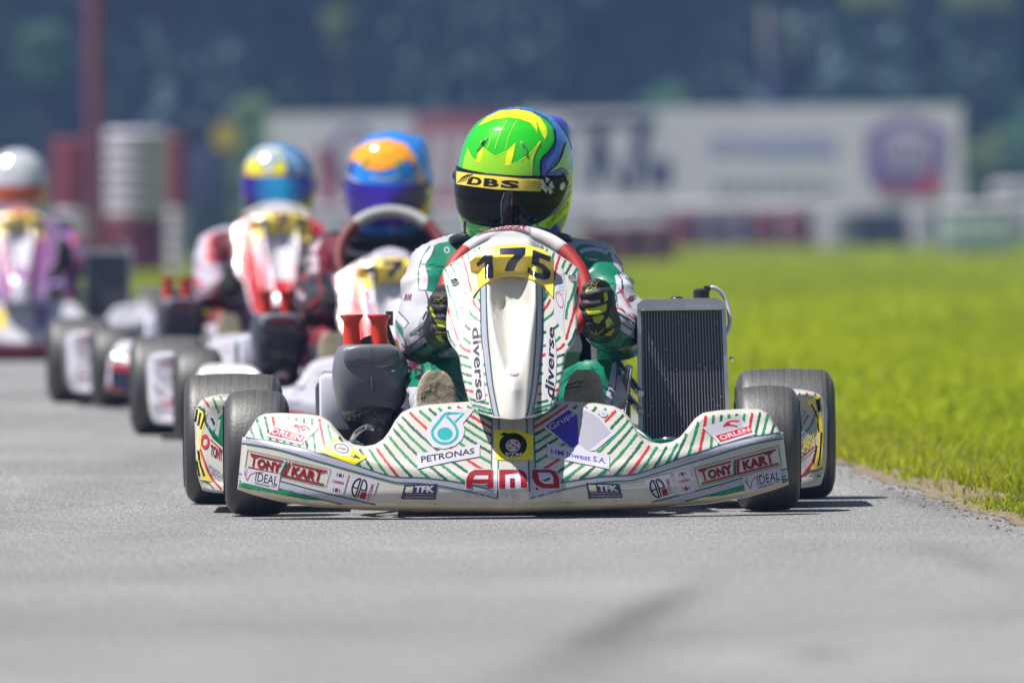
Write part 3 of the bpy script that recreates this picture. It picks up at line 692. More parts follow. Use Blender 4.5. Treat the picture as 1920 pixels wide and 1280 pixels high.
def steering(parent, dz, mr, mw, text=None):
    c = L(967, 559, 0.02); c.z += dz; a0 = math.radians(33)
    ax = Vector((1, 0, 0)); az = Vector((0, math.sin(a0), math.cos(a0))); R0, Rv, rt = .148, .160, .0165
    def P(t): return c + ax * (R0 * math.sin(t)) + az * (Rv * math.cos(t) * (1 if math.cos(t) > 0 else .8))
    red = MB(); N = 40
    red.tube([P(t) for t in np.linspace(math.radians(42), math.radians(318), N)], rt, mr, 16)
    top = [P(t) for t in np.linspace(math.radians(-42), math.radians(42), 24)]
    red.tube(top, rt * 1.03, mw, 16)
    hub = c + Vector((0, .01, -.01)); dn = Vector((0, math.cos(a0), -math.sin(a0)))
    for t in (80, 280, 180): red.tube([P(math.radians(t)), c + dn * .012], [.008, .014], steel, 8)
    red.ell(c + dn * .012, (.034, .03, .034), blkp, 16, 10)
    if text:
        s = Sheet(); q = [(890, 440), (991, 421), (991, 434), (893, 453)]
        arc = lambda u, v: (890 + 103 * u, 440 - 20.5 * math.sin(math.pi * (.12 + .62 * u)) + 11.5 * v)
        s.poly([arc(u, 0) for u in np.linspace(0, 1, 12)] + [arc(u, 1) for u in np.linspace(1, 0, 12)], lav, 1); s.stroke([arc(u, 0.04) for u in np.linspace(0, 1, 8)] + [arc(u, .96) for u in np.linspace(1, 0, 8)] + [arc(0, 0.04)], 1, pgrey, 2)
        V, Fc = glyphs(text, .04); s.tris([arc(.06 + .88 * u, .82 - .66 * v) for u, v in V], Fc, dred, 3); s.stroke([arc(u, .9) for u in np.linspace(.04, .96, 8)], 1, dred, 3)
        lay_on(red, s, 3, jump=.03, off=.0012)
    return red.build('steering_wheel', parent)

def radiator(parent):
    y = .36; fr = MB(); tl, tr, br, bl = L(1196, 577, y + .01), L(1362, 575, y + .01), L(1372, 840, y - .02), L(1200, 842, y - .02)
    T = lambda p, dy: p + Vector((0, dy, 0)); d = .045
    cor = MB(); ins = .0085
    a, b, c_, e = tl + Vector((ins, 0, -.006)), tr + Vector((-ins, 0, -.006)), br + Vector((-ins, 0, 0)), bl + Vector((ins, 0, 0))
    cor.rings([[a, b, c_, e], [T(p, d - .01) for p in (a, b, c_, e)]], core)
    n = 27
    for i in range(n):
        u = (i + .5) / n; p, q = a.lerp(b, u), e.lerp(c_, u); w2 = .0011
        cor.rings([[p + Vector((-w2, -.004, 0)), p + Vector((w2, -.004, 0)), q + Vector((w2, -.004, 0)), q + Vector((-w2, -.004, 0))], [p + Vector((-w2, .002, 0)), p + Vector((w2, .002, 0)), q + Vector((w2, .002, 0)), q + Vector((-w2, .002, 0))]], fin)
    for m_ in range(70):                                    # folded fins between the tubes
        v = (m_ + .5) / 70; p, q = a.lerp(e, v), b.lerp(c_, v)
        cor.rings([[p + Vector((0, -.0015, -.0007)), q + Vector((0, -.0015, -.0007)), q + Vector((0, -.0015, .0007)), p + Vector((0, -.0015, .0007))], [p + Vector((0, .002, -.0007)), q + Vector((0, .002, -.0007)), q + Vector((0, .002, .0007)), p + Vector((0, .002, .0007))]], steel)
    for i in range(70):
        u, v = random.random(), random.random(); p = a.lerp(b, u).lerp(e.lerp(c_, u), v); cor.ell(p + Vector((0, -.005, 0)), (.0011 * random.uniform(.4, 1.3), .0005, .0011 * random.uniform(.4, 1.5)), alu, 6, 4)
    for (p, q) in ((tl, bl), (tr, br)):
        s_ = 1 if p is tr else -1
        pts = [p + Vector((-s_ * ins, -.010, 0)), p + Vector((0, -.010, 0)), p + Vector((0, d, 0)), p + Vector((-s_ * ins, d, 0))]; pb = [k + (q - p) for k in pts]
        fr.rings([pts, pb], alu)
    # top tank with cut corners
    o = [L(1196, 577, y), L(1196, 570, y), L(1208, 561, y), L(1346, 558, y), L(1361, 570, y), L(1362, 577, y)]
    fr.rings([[T(p, -.016) for p in o], [T(p, d + .006) for p in o]], alu)
    lip = [L(1197, 581, y), L(1197, 576, y), L(1362, 574, y), L(1362, 579, y)]; fr.rings([[T(p, -.020) for p in lip], [T(p, .01) for p in lip]], alu)
    for (px, py) in ((1373, 672),): fr.ell(L(px, py, y), (.005, .008, .005), chrome, 10, 6)
    r = fr.build('radiator', parent, ang=30); cor.build('radiator_core', r, ang=20)
    cap = MB(); cb = L(1317, 559, y + .015)
    cap.lathe([(0, 0), (0, .0165), (.012, .0175), (.017, .0165), (.020, .012), (.021, 0)], blkp, cb, 'z', 24); cap.build('filler_cap', r)
    vb = MB(); v = L(1271, 559, y + .015); vb.ell(v, (.014, .012, .004), blkp, 16, 8); vb.build('vent_plug', r)
    h = MB(); h.tube([L(1326, 541, y + .015), L(1342, 540, y + .02), L(1360, 556, y + .025), L(1369, 585, y + .02), L(1370, 608, y + .01), L(1364, 626, y)], .0048, hosew, 10, sub=6)
    h.tube([L(1322, 541, y + .015), L(1333, 540, y + .017)], .006, blkp, 10); h.build('overflow_hose', r)
    bk = MB(); bk.box(L(1255, 830, -.05), (.065, .05, .018), dkgreen, .004); bk.ell(L(1252, 822, -.05), (.016, .012, .005), chrome, 12, 8)
    bk.tube([L(1160, 775, .1), L(1182, 796, .0), L(1222, 830, -.05), L(1250, 830, -.05)], .0065, dkgreen, 10); [(lambda t: (t.tube([L(*q0), L(*q1)], rr_, chrome, 12), t.build('seat_stay', parent)))(MB()) for q0, q1, rr_ in (((1148, 662, .5), (1202, 738, .3), .008), ((1166, 722, .45), (1202, 772, .3), .007))]; bk.build('bumper_bracket', parent)

def airbox(parent, m, x0=0, dark=False):
    """carburettor silencer: rounded body tapering into a taped lower duct, two trumpets on top"""
    mb = MB(); rings = []; y = .36
    sec = [(772, 650, 742, .05), (768, 640, 752, .055), (750, 632, 762, .062), (725, 626, 766, .068), (700, 624, 768, .07), (680, 626, 766, .069), (662, 630, 757, .065), (650, 636, 745, .058), (645, 646, 733, .045)]
    for (py, xa, xb, dy) in sec:
        A, B = L(xa, py, y), L(xb, py, y); c = (A + B) / 2; hw = (B.x - A.x) / 2; ring = []
        for k in range(40):
            t = 2 * math.pi * k / 40; sp = lambda v: math.copysign(abs(v) ** .62, v)
            ring.append(Vector((c.x + hw * sp(math.cos(t)), c.y + dy * sp(math.sin(t)), c.z)))
        rings.append(ring)
    mb.rings(rings, m)
    # raised oval pad on the front and centre seam
    c = L(697, 668, y - .062); mb.ell(c, (.060, .014, .026), m, 28, 10, e=.75)
    for px in (675, 723): mb.ell(L(px, 672, y - .0775), (.002, .002, .002), blkp, 8, 6)
    mb.tube([L(698, 706, y - .070), L(699, 722, y - .074), L(699, 738, y - .068)], .0025, m, 8)
    if not dark:
        s = Sheet(); s.stroke([(698, 650), (697, 700), (699, 760)], .8, steel, 1); lay_on(mb, s, 8)
    else:
        s = Sheet(); s.disc((697, 668), 50, 20, lav, 1, hole=.88); s.text('VRTX', [(668, 660), (728, 660), (728, 676), (668, 676)], dred, 1, bold=.03); lay_on(mb, s, 8)
    a = mb.build('airbox', parent)
    for px in (661, 713):
        t = MB(); b = L(px, 648, y); h = (648 - 592) / 888
        t.lathe([(0, .0185), (h * .72, .0165), (h * .86, .019), (h * .95, .0235), (h, .0255), (h + .003, .0250), (h + .003, .0225), (h - .006, .0175), (h * .7, .0145), (.01, .014)], trum, b, 'z', 32)
        t.build('intake_trumpet', a)
    low = MB(); rings = []
    for (py, xa, xb, dy, jj) in ((764, 636, 762, .062, 0), (775, 640, 752, .064, .3), (790, 648, 748, .058, .6), (805, 660, 742, .05, .4), (830, 664, 735, .045, .3), (850, 668, 730, .04, .3)):
        A, B = L(xa, py, y), L(xb, py, y); c = (A + B) / 2; hw = (B.x - A.x) / 2
        rings.append([Vector((c.x + hw * math.cos(t) * (1 + .06 * jj * math.sin(5 * t)), c.y + dy * math.sin(t) * (1 + .08 * jj * math.cos(7 * t)), c.z + .006 * jj * math.sin(3 * t))) for t in [2 * math.pi * k / 36 for k in range(36)]])
    low.rings(rings, tape if not dark else blkp); low.build('lower_duct', a)

drk = mat('wheel_dark_red', (.12, .004, .007), .6)
def kart(name, loc, yaw, label, sc_):
    k = empty(name, loc, yaw, label=label, cat='go-kart', group='racing go-karts in line on the track')
    lead = sc_.get('lead')
    fr = MB(); tb = lambda P, r=.014, m=None, sub=4: fr.tube(P, r, m or sc_['tube'], 12, sub)
    for s in (-1, 1):
        tb([(s * .30, -.22, .06), (s * .33, 0, .06), (s * .27, .3, .06), (s * .30, .7, .06), (s * .31, 1.1, .06)], .015)
        tb([(s * .33, 0, .06), (s * .42, 0, .10)], .014, sub=0); fr.box((s * .45, 0, .125), (.03, .05, .09), alu, .005)
        fr.tube([(s * .43, 0, .13), (s * .50, 0, .13)], .012, chrome, 12)
        tb([(s * .10, .20, .12), (s * .44, .07, .11)], .007, chrome, 0)
        tb([(s * .33, .35, .07), (s * .50, .42, .10), (s * .62, .60, .10), (s * .5, .76, .09), (s * .31, .74, .07)], .010)
        tb([(s * .28, -.18, .07), (s * .26, -.33, .10), (s * .18, -.38, .14), (0, -.38, .15)], .010)
        tb([(s * .24, .12, .05), (s * .20, .35, .24)], .009, chrome, 0); tb([(s * .22, .45, .06), (s * .25, .30, .30)], .008, chrome, 0)
    tb([(-.33, 0, .055), (0, -.02, .05), (.33, 0, .055)], .015); tb([(-.28, .5, .06), (.28, .5, .06)], .014, sub=0); tb([(-.31, 1.1, .07), (.31, 1.1, .07)], .014, sub=0)
    tb([(0, .02, .06), (0, .03, .30), (.0, .10, .36)], .012, sub=3)
    fr.build('chassis_frame', k)
    fl = MB(); fl.box((0, .14, .045), (.52, .74, .004), alu, .001); fl.build('floor_pan', k)
    col = MB(); col.tube([(0, .10, .08), (0, .04, .40 + sc_['st_dz'])], .010, steel, 10); col.tube([(0, .03, .16), (0, -.16, .42 + sc_['f_dz'])], .008, chrome, 8); col.build('steering_column', k)
    ax = MB(); ax.tube([(-.62, 1.05, .145), (.62, 1.05, .145)], .02, steel, 16); ax.lathe([(-.004, .02), (-.004, .10), (.004, .10), (.004, .02)], alu, (.2, 1.05, .145), 'x', 40); ax.build('rear_axle', k)
    st = MB(); P = []
    for (y_, z_, hw) in ((.42, .12, .13), (.55, .07, .17), (.75, .06, .18), (.92, .12, .18), (1.0, .26, .175), (1.04, .38, .16)):
        P.append([Vector((hw * math.cos(t), y_ - (.10 * abs(math.cos(t)) if z_ > .1 else 0), z_ + .13 * abs(math.cos(t)) ** 3)) for t in np.linspace(math.pi, 0, 17)])
    st.rings(P + [[p + Vector((0, .006, -.006)) for p in r] for r in P[::-1]], blkp, closed=False); st.build('seat', k)
    # engine block on the image-left side, with a few fittings
    en = MB(); en.box((-.33, .62, .17), (.17, .20, .20), steel, .012)
    for i in range(6): en.box((-.33, .60, .22 + i * .014), (.14, .17, .005), alu, .002)
    en.tube([(-.25, .44, .31), (-.25, .52, .34)], .022, brown, 16); en.ell((-.245, .42, .30), (.012, .02, .012), brown, 12, 8); en.ell((-.232, .40, .265), (.010, .012, .010), chrome, 12, 8); en.ell((-.24, .40, .235), (.014, .015, .010), brown, 12, 8)
    en.lathe([(-.02, .0), (-.02, .04), (.02, .04), (.02, 0)], blkp, (-.29, .44, .33), 'y', 24); en.tube([(-.265, .40, .40), (-.245, .42, .34), (-.23, .44, .30)], .006, rubh, 8, 4)
    en.tube([(-.255, .43, .39), (-.255, .43, .42)], .008, blkp, 8)
    en.tube([(-.22, .44, .30), (-.21, .36, .22), (-.20, .28, .12)], .005, rubh, 8, 4); en.tube([(-.215, .44, .30), (-.205, .36, .22), (-.19, .28, .12)], .004, rubh, 8, 4)
    for i in range(14): en.ell((-.24 + random.uniform(-.02, .03), .42 + random.uniform(0, .06), .15 + .014 * i), (.006, .006, .006), random.choice([chrome, steel, brown]), 8, 6)
    en.build('engine', k)
    ex = MB(); ex.tube([(-.34, .75, .16), (-.36, .9, .15), (-.34, 1.08, .22), (-.3, 1.2, .22)], [.03, .045, .05, .03], steel, 16, 5); ex.build('exhaust', k)
    bx = MB(); bx.box(L(634, 752, .50), (.072, .20, .118), boxw, .012)
    if not lead: bx.box(L(634, 752, .50) + Vector((0, 0, -.02)), (.073, .02, .03), blkp, .003)
    bx.build('side_cover', k)
    bk = MB(); bk.tube([L(660, 826, 0), L(668, 812, -.05), L(686, 800, -.1), L(700, 803, -.1)], .006, chrome, 8, 4); bk.box(L(660, 838, -.10), (.05, .05, .016), dkgreen, .004); bk.ell(L(658, 829, -.11), (.018, .012, .005), chrome, 12, 8); bk.build('bumper_bracket', k)
    g = MB(); g.lathe([(-.03, 0), (-.03, .03), (.03, .03), (.03, 0)], blkp, (.21, .42, .21), 'z', 20); g.tube([(.235, .40, .16), (.235, .40, .28)], .010, steel, 10); g.box((.23, .46, .22), (.05, .08, .14), steel, .008)
    for i in range(8): g.lathe([(-.0015, .011), (-.0015, .015), (.0015, .015), (.0015, .011)], alu, (.205, .36, .20 + i * .007), 'z', 12)
    g.build('brake_unit', k)
    airbox(k, sc_['airbox'], dark=not lead); radiator(k)
    # wheels
    for s in (-1, 1):
        wheel(k, s * .532, 0, .131, .133, sc_['rim'], sc_.get('steer', 0)); wheel(k, s * .6, 1.05, .142, .212, sc_['rim'])
        side_pod(k, s, sc_['body'], sc_['pod_art'](s < 0))
    nb = nose_base(sc_['body'], sc_['low']); lay_on(nb, sc_['nose_art'](), 4 if lead else 8); nb.build('front_bumper', k)
    fb = fairing_base(sc_['fair']); lay_on(fb, sc_['fair_art'](), 4 if lead else 7, jump=.035); widen(fb, lead); shift(fb, sc_['f_dz']); fo = fb.build('front_fairing', k)
    pb = plate_base(yel); lay_on(pb, plate_art(sc_['num']), 3, off=.0010); widen(pb, lead); shift(pb, sc_['f_dz']); pb.build('number_plate', fo)
    for (px, py) in ((851, 528), (1072, 520)):
        q = L(px, py, 0); x = q.x; q.y = fair_y(x, q.z); q = L(px, py, q.y - .004); q.z += sc_['f_dz']; q.x *= 1 if lead else 1.13
        b = MB(); b.lathe([(0, .0085), (-.004, .0085), (-.006, .006), (-.007, .0035), (-.003, .003), (-.003, 0)], chrome, q, 'y', 20); b.build('bolt', fo)
    steering(k, sc_['st_dz'], sc_['str'], sc_['stw'], sc_.get('stext'))
    return k
# ---------------------------------------------------------------- drivers
SEAT = Vector((0, .75, .06))
HS = [(-.140, .088, .100, .085), (-.125, .102, .128, .100), (-.10, .112, .141, .115), (-.06, .119, .143, .128), (-.02, .1215, .137, .136), (.02, .121, .127, .138), (.055, .115, .113, .134), (.085, .103, .095, .123), (.110, .084, .073, .104), (.128, .058, .049, .077), (.138, .032, .026, .045), (.1415, .004, .003, .005)]
HSS = smooth_v([(a, b, 0) for a, b, *_ in HS], 6)
def hsec(z):
    zs = [h[0] for h in HS]
    i = max(0, min(len(HS) - 2, int(np.searchsorted(zs, z) - 1))); t = (z - zs[i]) / (zs[i + 1] - zs[i]); o = []
    for c in (1, 2, 3):
        p = [HS[max(0, min(len(HS) - 1, i + k))][c] for k in (-1, 0, 1, 2)]
        o.append(.5 * (2 * p[1] + (p[2] - p[0]) * t + (2 * p[0] - 5 * p[1] + 4 * p[2] - p[3]) * t * t + (3 * p[1] - p[0] - 3 * p[2] + p[3]) * t ** 3))
    return o
def hpt(t, z, off=0):
    a, f, b = hsec(z); s, c = math.sin(t), math.cos(t)
    sp = lambda v: math.copysign(abs(v) ** .92, v)
    return Vector(((a + off) * sp(s), -((f if c > 0 else b) + off) * sp(c), z))
def helmet(parent, c, yaw, pitch, roll, shell, vis, spoil, art=None, vz=(.022, -.090), hscale=1.0):
    R3 = Matrix.Rotation(roll, 3, 'Y') @ Matrix.Rotation(yaw, 3, 'Z') @ Matrix.Rotation(pitch, 3, 'X')
    T = lambda p: R3 @ (p * hscale) + c
    mb = MB(); zs = [HS[0][0]] + [h.x for h in HSS if h.x > HS[0][0]]; seg = 96
    rings = [[T(hpt(2 * math.pi * k / seg, z)) for k in range(seg)] for z in zs]
    mb.rings(rings, shell)
    if art: lay_on(mb, art, 4, jump=.03)
    h = mb.build('helmet', parent)
    v = MB(); ts = np.linspace(-1.46, 1.46, 64); rr = []
    for t in ts:
        k = abs(t) / 1.46; zt = vz[0] - .010 * k ** 3; zb = vz[1] + (-vz[1] * .80) * k ** 3.2; col = []
        e = min(1, (1 - k) / .08) ** .5 if k > .92 else 1; zm = (zt + zb) / 2; hh = (zt - zb) / 2 * (.35 + .65 * e)
        for j in range(13): z = zm - hh + 2 * hh * j / 12; col.append(T(hpt(t, z, .0045 + .0015 * math.sin(math.pi * j / 12))))
        col += [T(hpt(t, z, -.001)) for z in (zm + hh, zm - hh)]
        rr.append(col)
    v.rings(rr, vis)
    if art and hasattr(art, 'visor_art'): lay_on(v, art.visor_art, 4, jump=.03)
    v.build('visor', h)
    for t, z in ((1.22, -.006), (1.40, .010), (-1.38, -.01), (-1.50, -.06)):
        kn = MB(); p, q = T(hpt(t, z, .004)), T(hpt(t, z, .011)); kn.tube([p, p.lerp(q, .8), q], [.0085, .0085, .006], alu if t > 0 else blkp, 16); kn.build('visor_pivot', h)
    sp_ = MB(); rings = []
    for i in range(15):                                     # aerofoil wrapped round the back of the crown
        u = -1 + 2 * i / 14; t0 = math.pi + u * 1.15; k = (1 - abs(u) ** 3)
        prof = [(.050, .002), (.062, .014 * k + .002), (.085, .026 * k + .003), (.103, .032 * k + .003), (.113, .028 * k + .002), (.116, .010 * k), (.118, -.01)]
        rings.append([T(hpt(t0, z, o)) for z, o in prof] + [T(hpt(t0, z, -.004)) for z in (.118, .085, .05)])
    sp_.rings(rings, spoil); sp_.build('spoiler', h)
    for t, z in ((-.42, .076), (.42, .076)):
        vt = MB()
        p = T(hpt(t, z, .000)); n = (T(hpt(t, z, .01)) - p).normalized(); up = (T(hpt(t * .8, z + .016, 0)) - T(hpt(t * 1.1, z - .012, 0))).normalized()
        M3 = Matrix((n.cross(up).normalized(), n, up)).transposed()
        vt.ell(p, (.006, .005, .019), mat('vent_clear', (.05, .38, .05), .1, coat=1), 16, 10, rot=M3); vt.ell(p + n * .004 + up * .007, (.0018, .004, .006), blkp, 10, 8, rot=M3); vt.build('air_vent', h)
    return h

def helmet_art_lead():
    s = Sheet(); V = Sheet(); s.visor_art = V
    G2 = mat('helmet_lime', (.26, .60, .006), .12, coat=1); Y2 = mat('helmet_yellow', (.70, .80, .008), .12, coat=1); B1 = mat('helmet_blue', (.03, .20, .75), .12, coat=1); B2 = mat('helmet_violet', (.04, .035, .42), .12, coat=1)
    G1 = mat('helmet_green', (.020, .47, .010), .12, coat=1)
    A = lambda P: zl(zh, P)
    # blue flanks and back
    s.poly(A([(400, 210), (480, 130), (620, 92), (760, 84), (900, 100), (1010, 140), (1110, 210), (1150, 330), (1190, 540), (1190, 760), (1140, 960), (1060, 1150), (990, 1200), (850, 1150), (850, 1100), (950, 1020), (1060, 880), (1110, 790), (1000, 700), (890, 720), (890, 560), (960, 470), (1006, 390), (1000, 290), (950, 215), (850, 150), (700, 112), (560, 120), (460, 170)]), B2, 0)
    s.poly(A([(430, 180), (500, 130), (640, 95), (800, 92), (930, 130), (1060, 230), (1105, 380), (1085, 410), (1010, 290), (950, 210), (850, 148), (700, 108), (560, 116)]), B1, 1)
    s.poly(A([(1010, 300), (1090, 395), (1060, 470), (930, 640), (935, 555), (1000, 480), (1015, 400)]), B1, 1)
    s.poly(A([(930, 665), (1040, 560), (1090, 420), (1110, 420), (1140, 560), (1140, 740), (1105, 785), (1110, 640), (1060, 610)]), G2, 2)
    s.poly(A([(1175, 760), (1145, 930), (1060, 1050), (960, 1140), (860, 1115), (870, 1085), (1010, 1010), (1110, 880)]), G2, 2)
    s.poly(A([(1110, 800), (1160, 760), (1150, 800), (1080, 890), (960, 1040), (860, 1090), (840, 1080), (960, 1000)]), B1, 1)
    s.stroke(A([(1000, 290), (1008, 390), (962, 472), (892, 552), (890, 700)]), 3.5, blk, 2); s.stroke(A([(1095, 400), (1040, 560), (930, 670)]), 2.5, blk, 3)
    s.stroke(A([(700, 110), (850, 150), (950, 212), (1003, 290)]), 2, B2, 2)
    s.text('STORM SERVICE', A([(930, 1100), (1110, 900), (1125, 935), (950, 1128)]), blk, 3)
    # crown artwork
    s.poly(A([(350, 260), (430, 180), (540, 128), (680, 116), (800, 135), (880, 190), (930, 260), (942, 330), (922, 378), (895, 330), (868, 262), (840, 200), (855, 270), (850, 330), (845, 290), (800, 235), (700, 198), (600, 188), (480, 205), (400, 240)]), Y2, 1)
    s.poly(A([(215, 640), (232, 530), (258, 460), (300, 530), (345, 568), (375, 385), (400, 450), (480, 515), (525, 512), (600, 470), (672, 402), (655, 500), (636, 575), (700, 560), (800, 490), (882, 385), (835, 490), (815, 560), (805, 700), (500, 685)]), G2, 1)
    s.poly(A([(375, 385), (398, 450), (370, 570), (335, 560)]), Y2, 2); s.poly(A([(672, 402), (655, 500), (630, 592), (580, 600), (600, 470)]), Y2, 2)
    for P in ([(600, 210), (550, 300), (505, 420), (495, 460)], [(680, 215), (620, 330), (585, 460)], [(450, 290), (455, 380), (430, 450)]): s.stroke(A(P), .8, Y2, 2)
    s.stroke(A([(258, 450), (300, 530), (345, 565)]), 1.2, Y2, 3); s.stroke(A([(700, 560), (800, 490), (882, 388), (830, 490), (812, 560), (803, 695)]), 1.6, Y2, 3); s.stroke(A([(400, 450), (480, 513), (525, 510), (600, 470)]), 1.2, Y2, 3)
    s.stroke(A([(240, 1070), (235, 1140), (245, 1210)]), 3, blk, 3)
    # sun strip and dark shield
    V.poly(A([(165, 640), (340, 668), (560, 688), (760, 705), (900, 712), (925, 760), (880, 822), (700, 812), (500, 800), (300, 775), (165, 755)]), yel, 0)
    for (sx, st) in (('D', [(292, 690), (385, 700), (378, 775), (250, 755)]), ('B', [(402, 704), (532, 714), (525, 785), (396, 776)]), ('S', [(548, 718), (705, 728), (700, 795), (540, 788)])): V.text(sx, A(st), blk, 1, bold=.05)
    V.stroke(A([(250, 750), (330, 752)]), 2, blk, 1)
    for i in range(9):
        for j in range(5):
            r = 1.5 - .12 * abs(8 - i); V.disc(zh(725 + i * 19 + (j % 2) * 9, 728 + j * 20 + i * 1.6), r * 1.2, r * 1.2, blk, 1, n=8)
    for i in range(5): V.stroke(A([(175 + i * 22, 745 - i * 4), (215 + i * 18, 700 - i * 6), (270 + i * 10, 672 + i * 2)]), 1.6, blk, 1)
    V.stroke(A([(165, 640), (340, 668), (560, 688), (760, 705), (905, 712)]), 1.8, blkp, 1)
    c = zh(940, 770)
    for k in range(5):
        a = 2 * math.pi * k / 5 - 1.4; p = lambda r, b: (c[0] + r * 13 * math.cos(a + b) + r * 3 * math.sin(a + b), c[1] + r * 15 * math.sin(a + b))
        V.poly([p(1, -.5), p(1, .5), p(.35, .6), p(.35, -.6)] if k % 2 else [p(1.05, -.25), p(1.05, .4), p(.5, .3), p(.4, -.4)], paper, 2)
    V.text('TBS', A([(915, 765), (985, 785), (975, 825), (915, 800)]), paper, 3, bold=.02)
    V.stroke(A([(575, 830), (550, 910), (548, 1000), (555, 1100)]), 1.0, pgrey, 1); V.poly(A([(590, 815), (625, 815), (608, 940), (622, 1100), (560, 1100), (556, 960)]), mat('visor_tint', (.02, .02, .022), .1), 0); V.poly(A([(632, 815), (645, 815), (640, 1100), (618, 1100)]), mat('visor_red', (.06, .003, .005), .1, coat=1), 0)
    return s, G1, B2

def cap_pts(mb, a, b, ra, rb, m):
    a, b = Vector(a), Vector(b); mb.tube([a.lerp(b, k / 6) for k in range(7)], [ra, rb], m, 20); mb.ell(a, (ra, ra, ra), m, 18, 12); mb.ell(b, (rb, rb, rb), m, 18, 12)
def make_body():
    mb = MB(); m = suitw
    mb.ell((0, .84, .17), (.165, .13, .12), m); mb.ell((0, .86, .33), (.155, .11, .18), m); mb.ell((0, .82, .45), (.155, .10, .10), m)
    cap_pts(mb, (0, .80, .50), (0, .77, .60), .075, .062, m)
    for s in (-1, 1):
        if s < 0: sh, el, el2, wr = L(814, 524, .76), L(786, 600, .58), L(800, 640, .48), L(826, 606, .19)
        else: sh, el, el2, wr = L(1116, 522, .76), L(1156, 590, .58), L(1160, 632, .46), L(1126, 606, .20)
        cap_pts(mb, (s * .09, .80, .50), sh, .072, .066, m); cap_pts(mb, sh, el, .064, .054, m); cap_pts(mb, el, el2, .054, .055, m); cap_pts(mb, el2, wr, .052, .034, m)
        kn, an = (L(829, 732, .36), L(820, 778, .03)) if s < 0 else (L(1112, 738, .36), L(1102, 780, .03))
        cap_pts(mb, (s * .09, .78, .15), kn, .088, .068, m); cap_pts(mb, kn, an, .066, .042, m)
    V, Fc = remesh(mb, .0065, 7)
    out = MB(); W = []
    V0 = V; tm = MB(); tm.v = list(V); tm.f = Fc; N = tm.vnormals()
    for v, n in zip(V, N):                                   # folds in the overall
        p = Vector(v); q = Vector((p.x * 9 + 3 * p.z, p.y * 14, p.z * 22 - p.x * 6))
        f = noise.noise(q); g = 1 - abs(noise.noise(q * .55 + Vector((7, 3, 1)))) * 2
        W.append(tuple(p + Vector(n) * (.009 * f + .016 * max(0, g) ** 3 + .006 * noise.noise(p * 11) - .003)))
    out.add(W, Fc, m); return out
BODY = make_body()
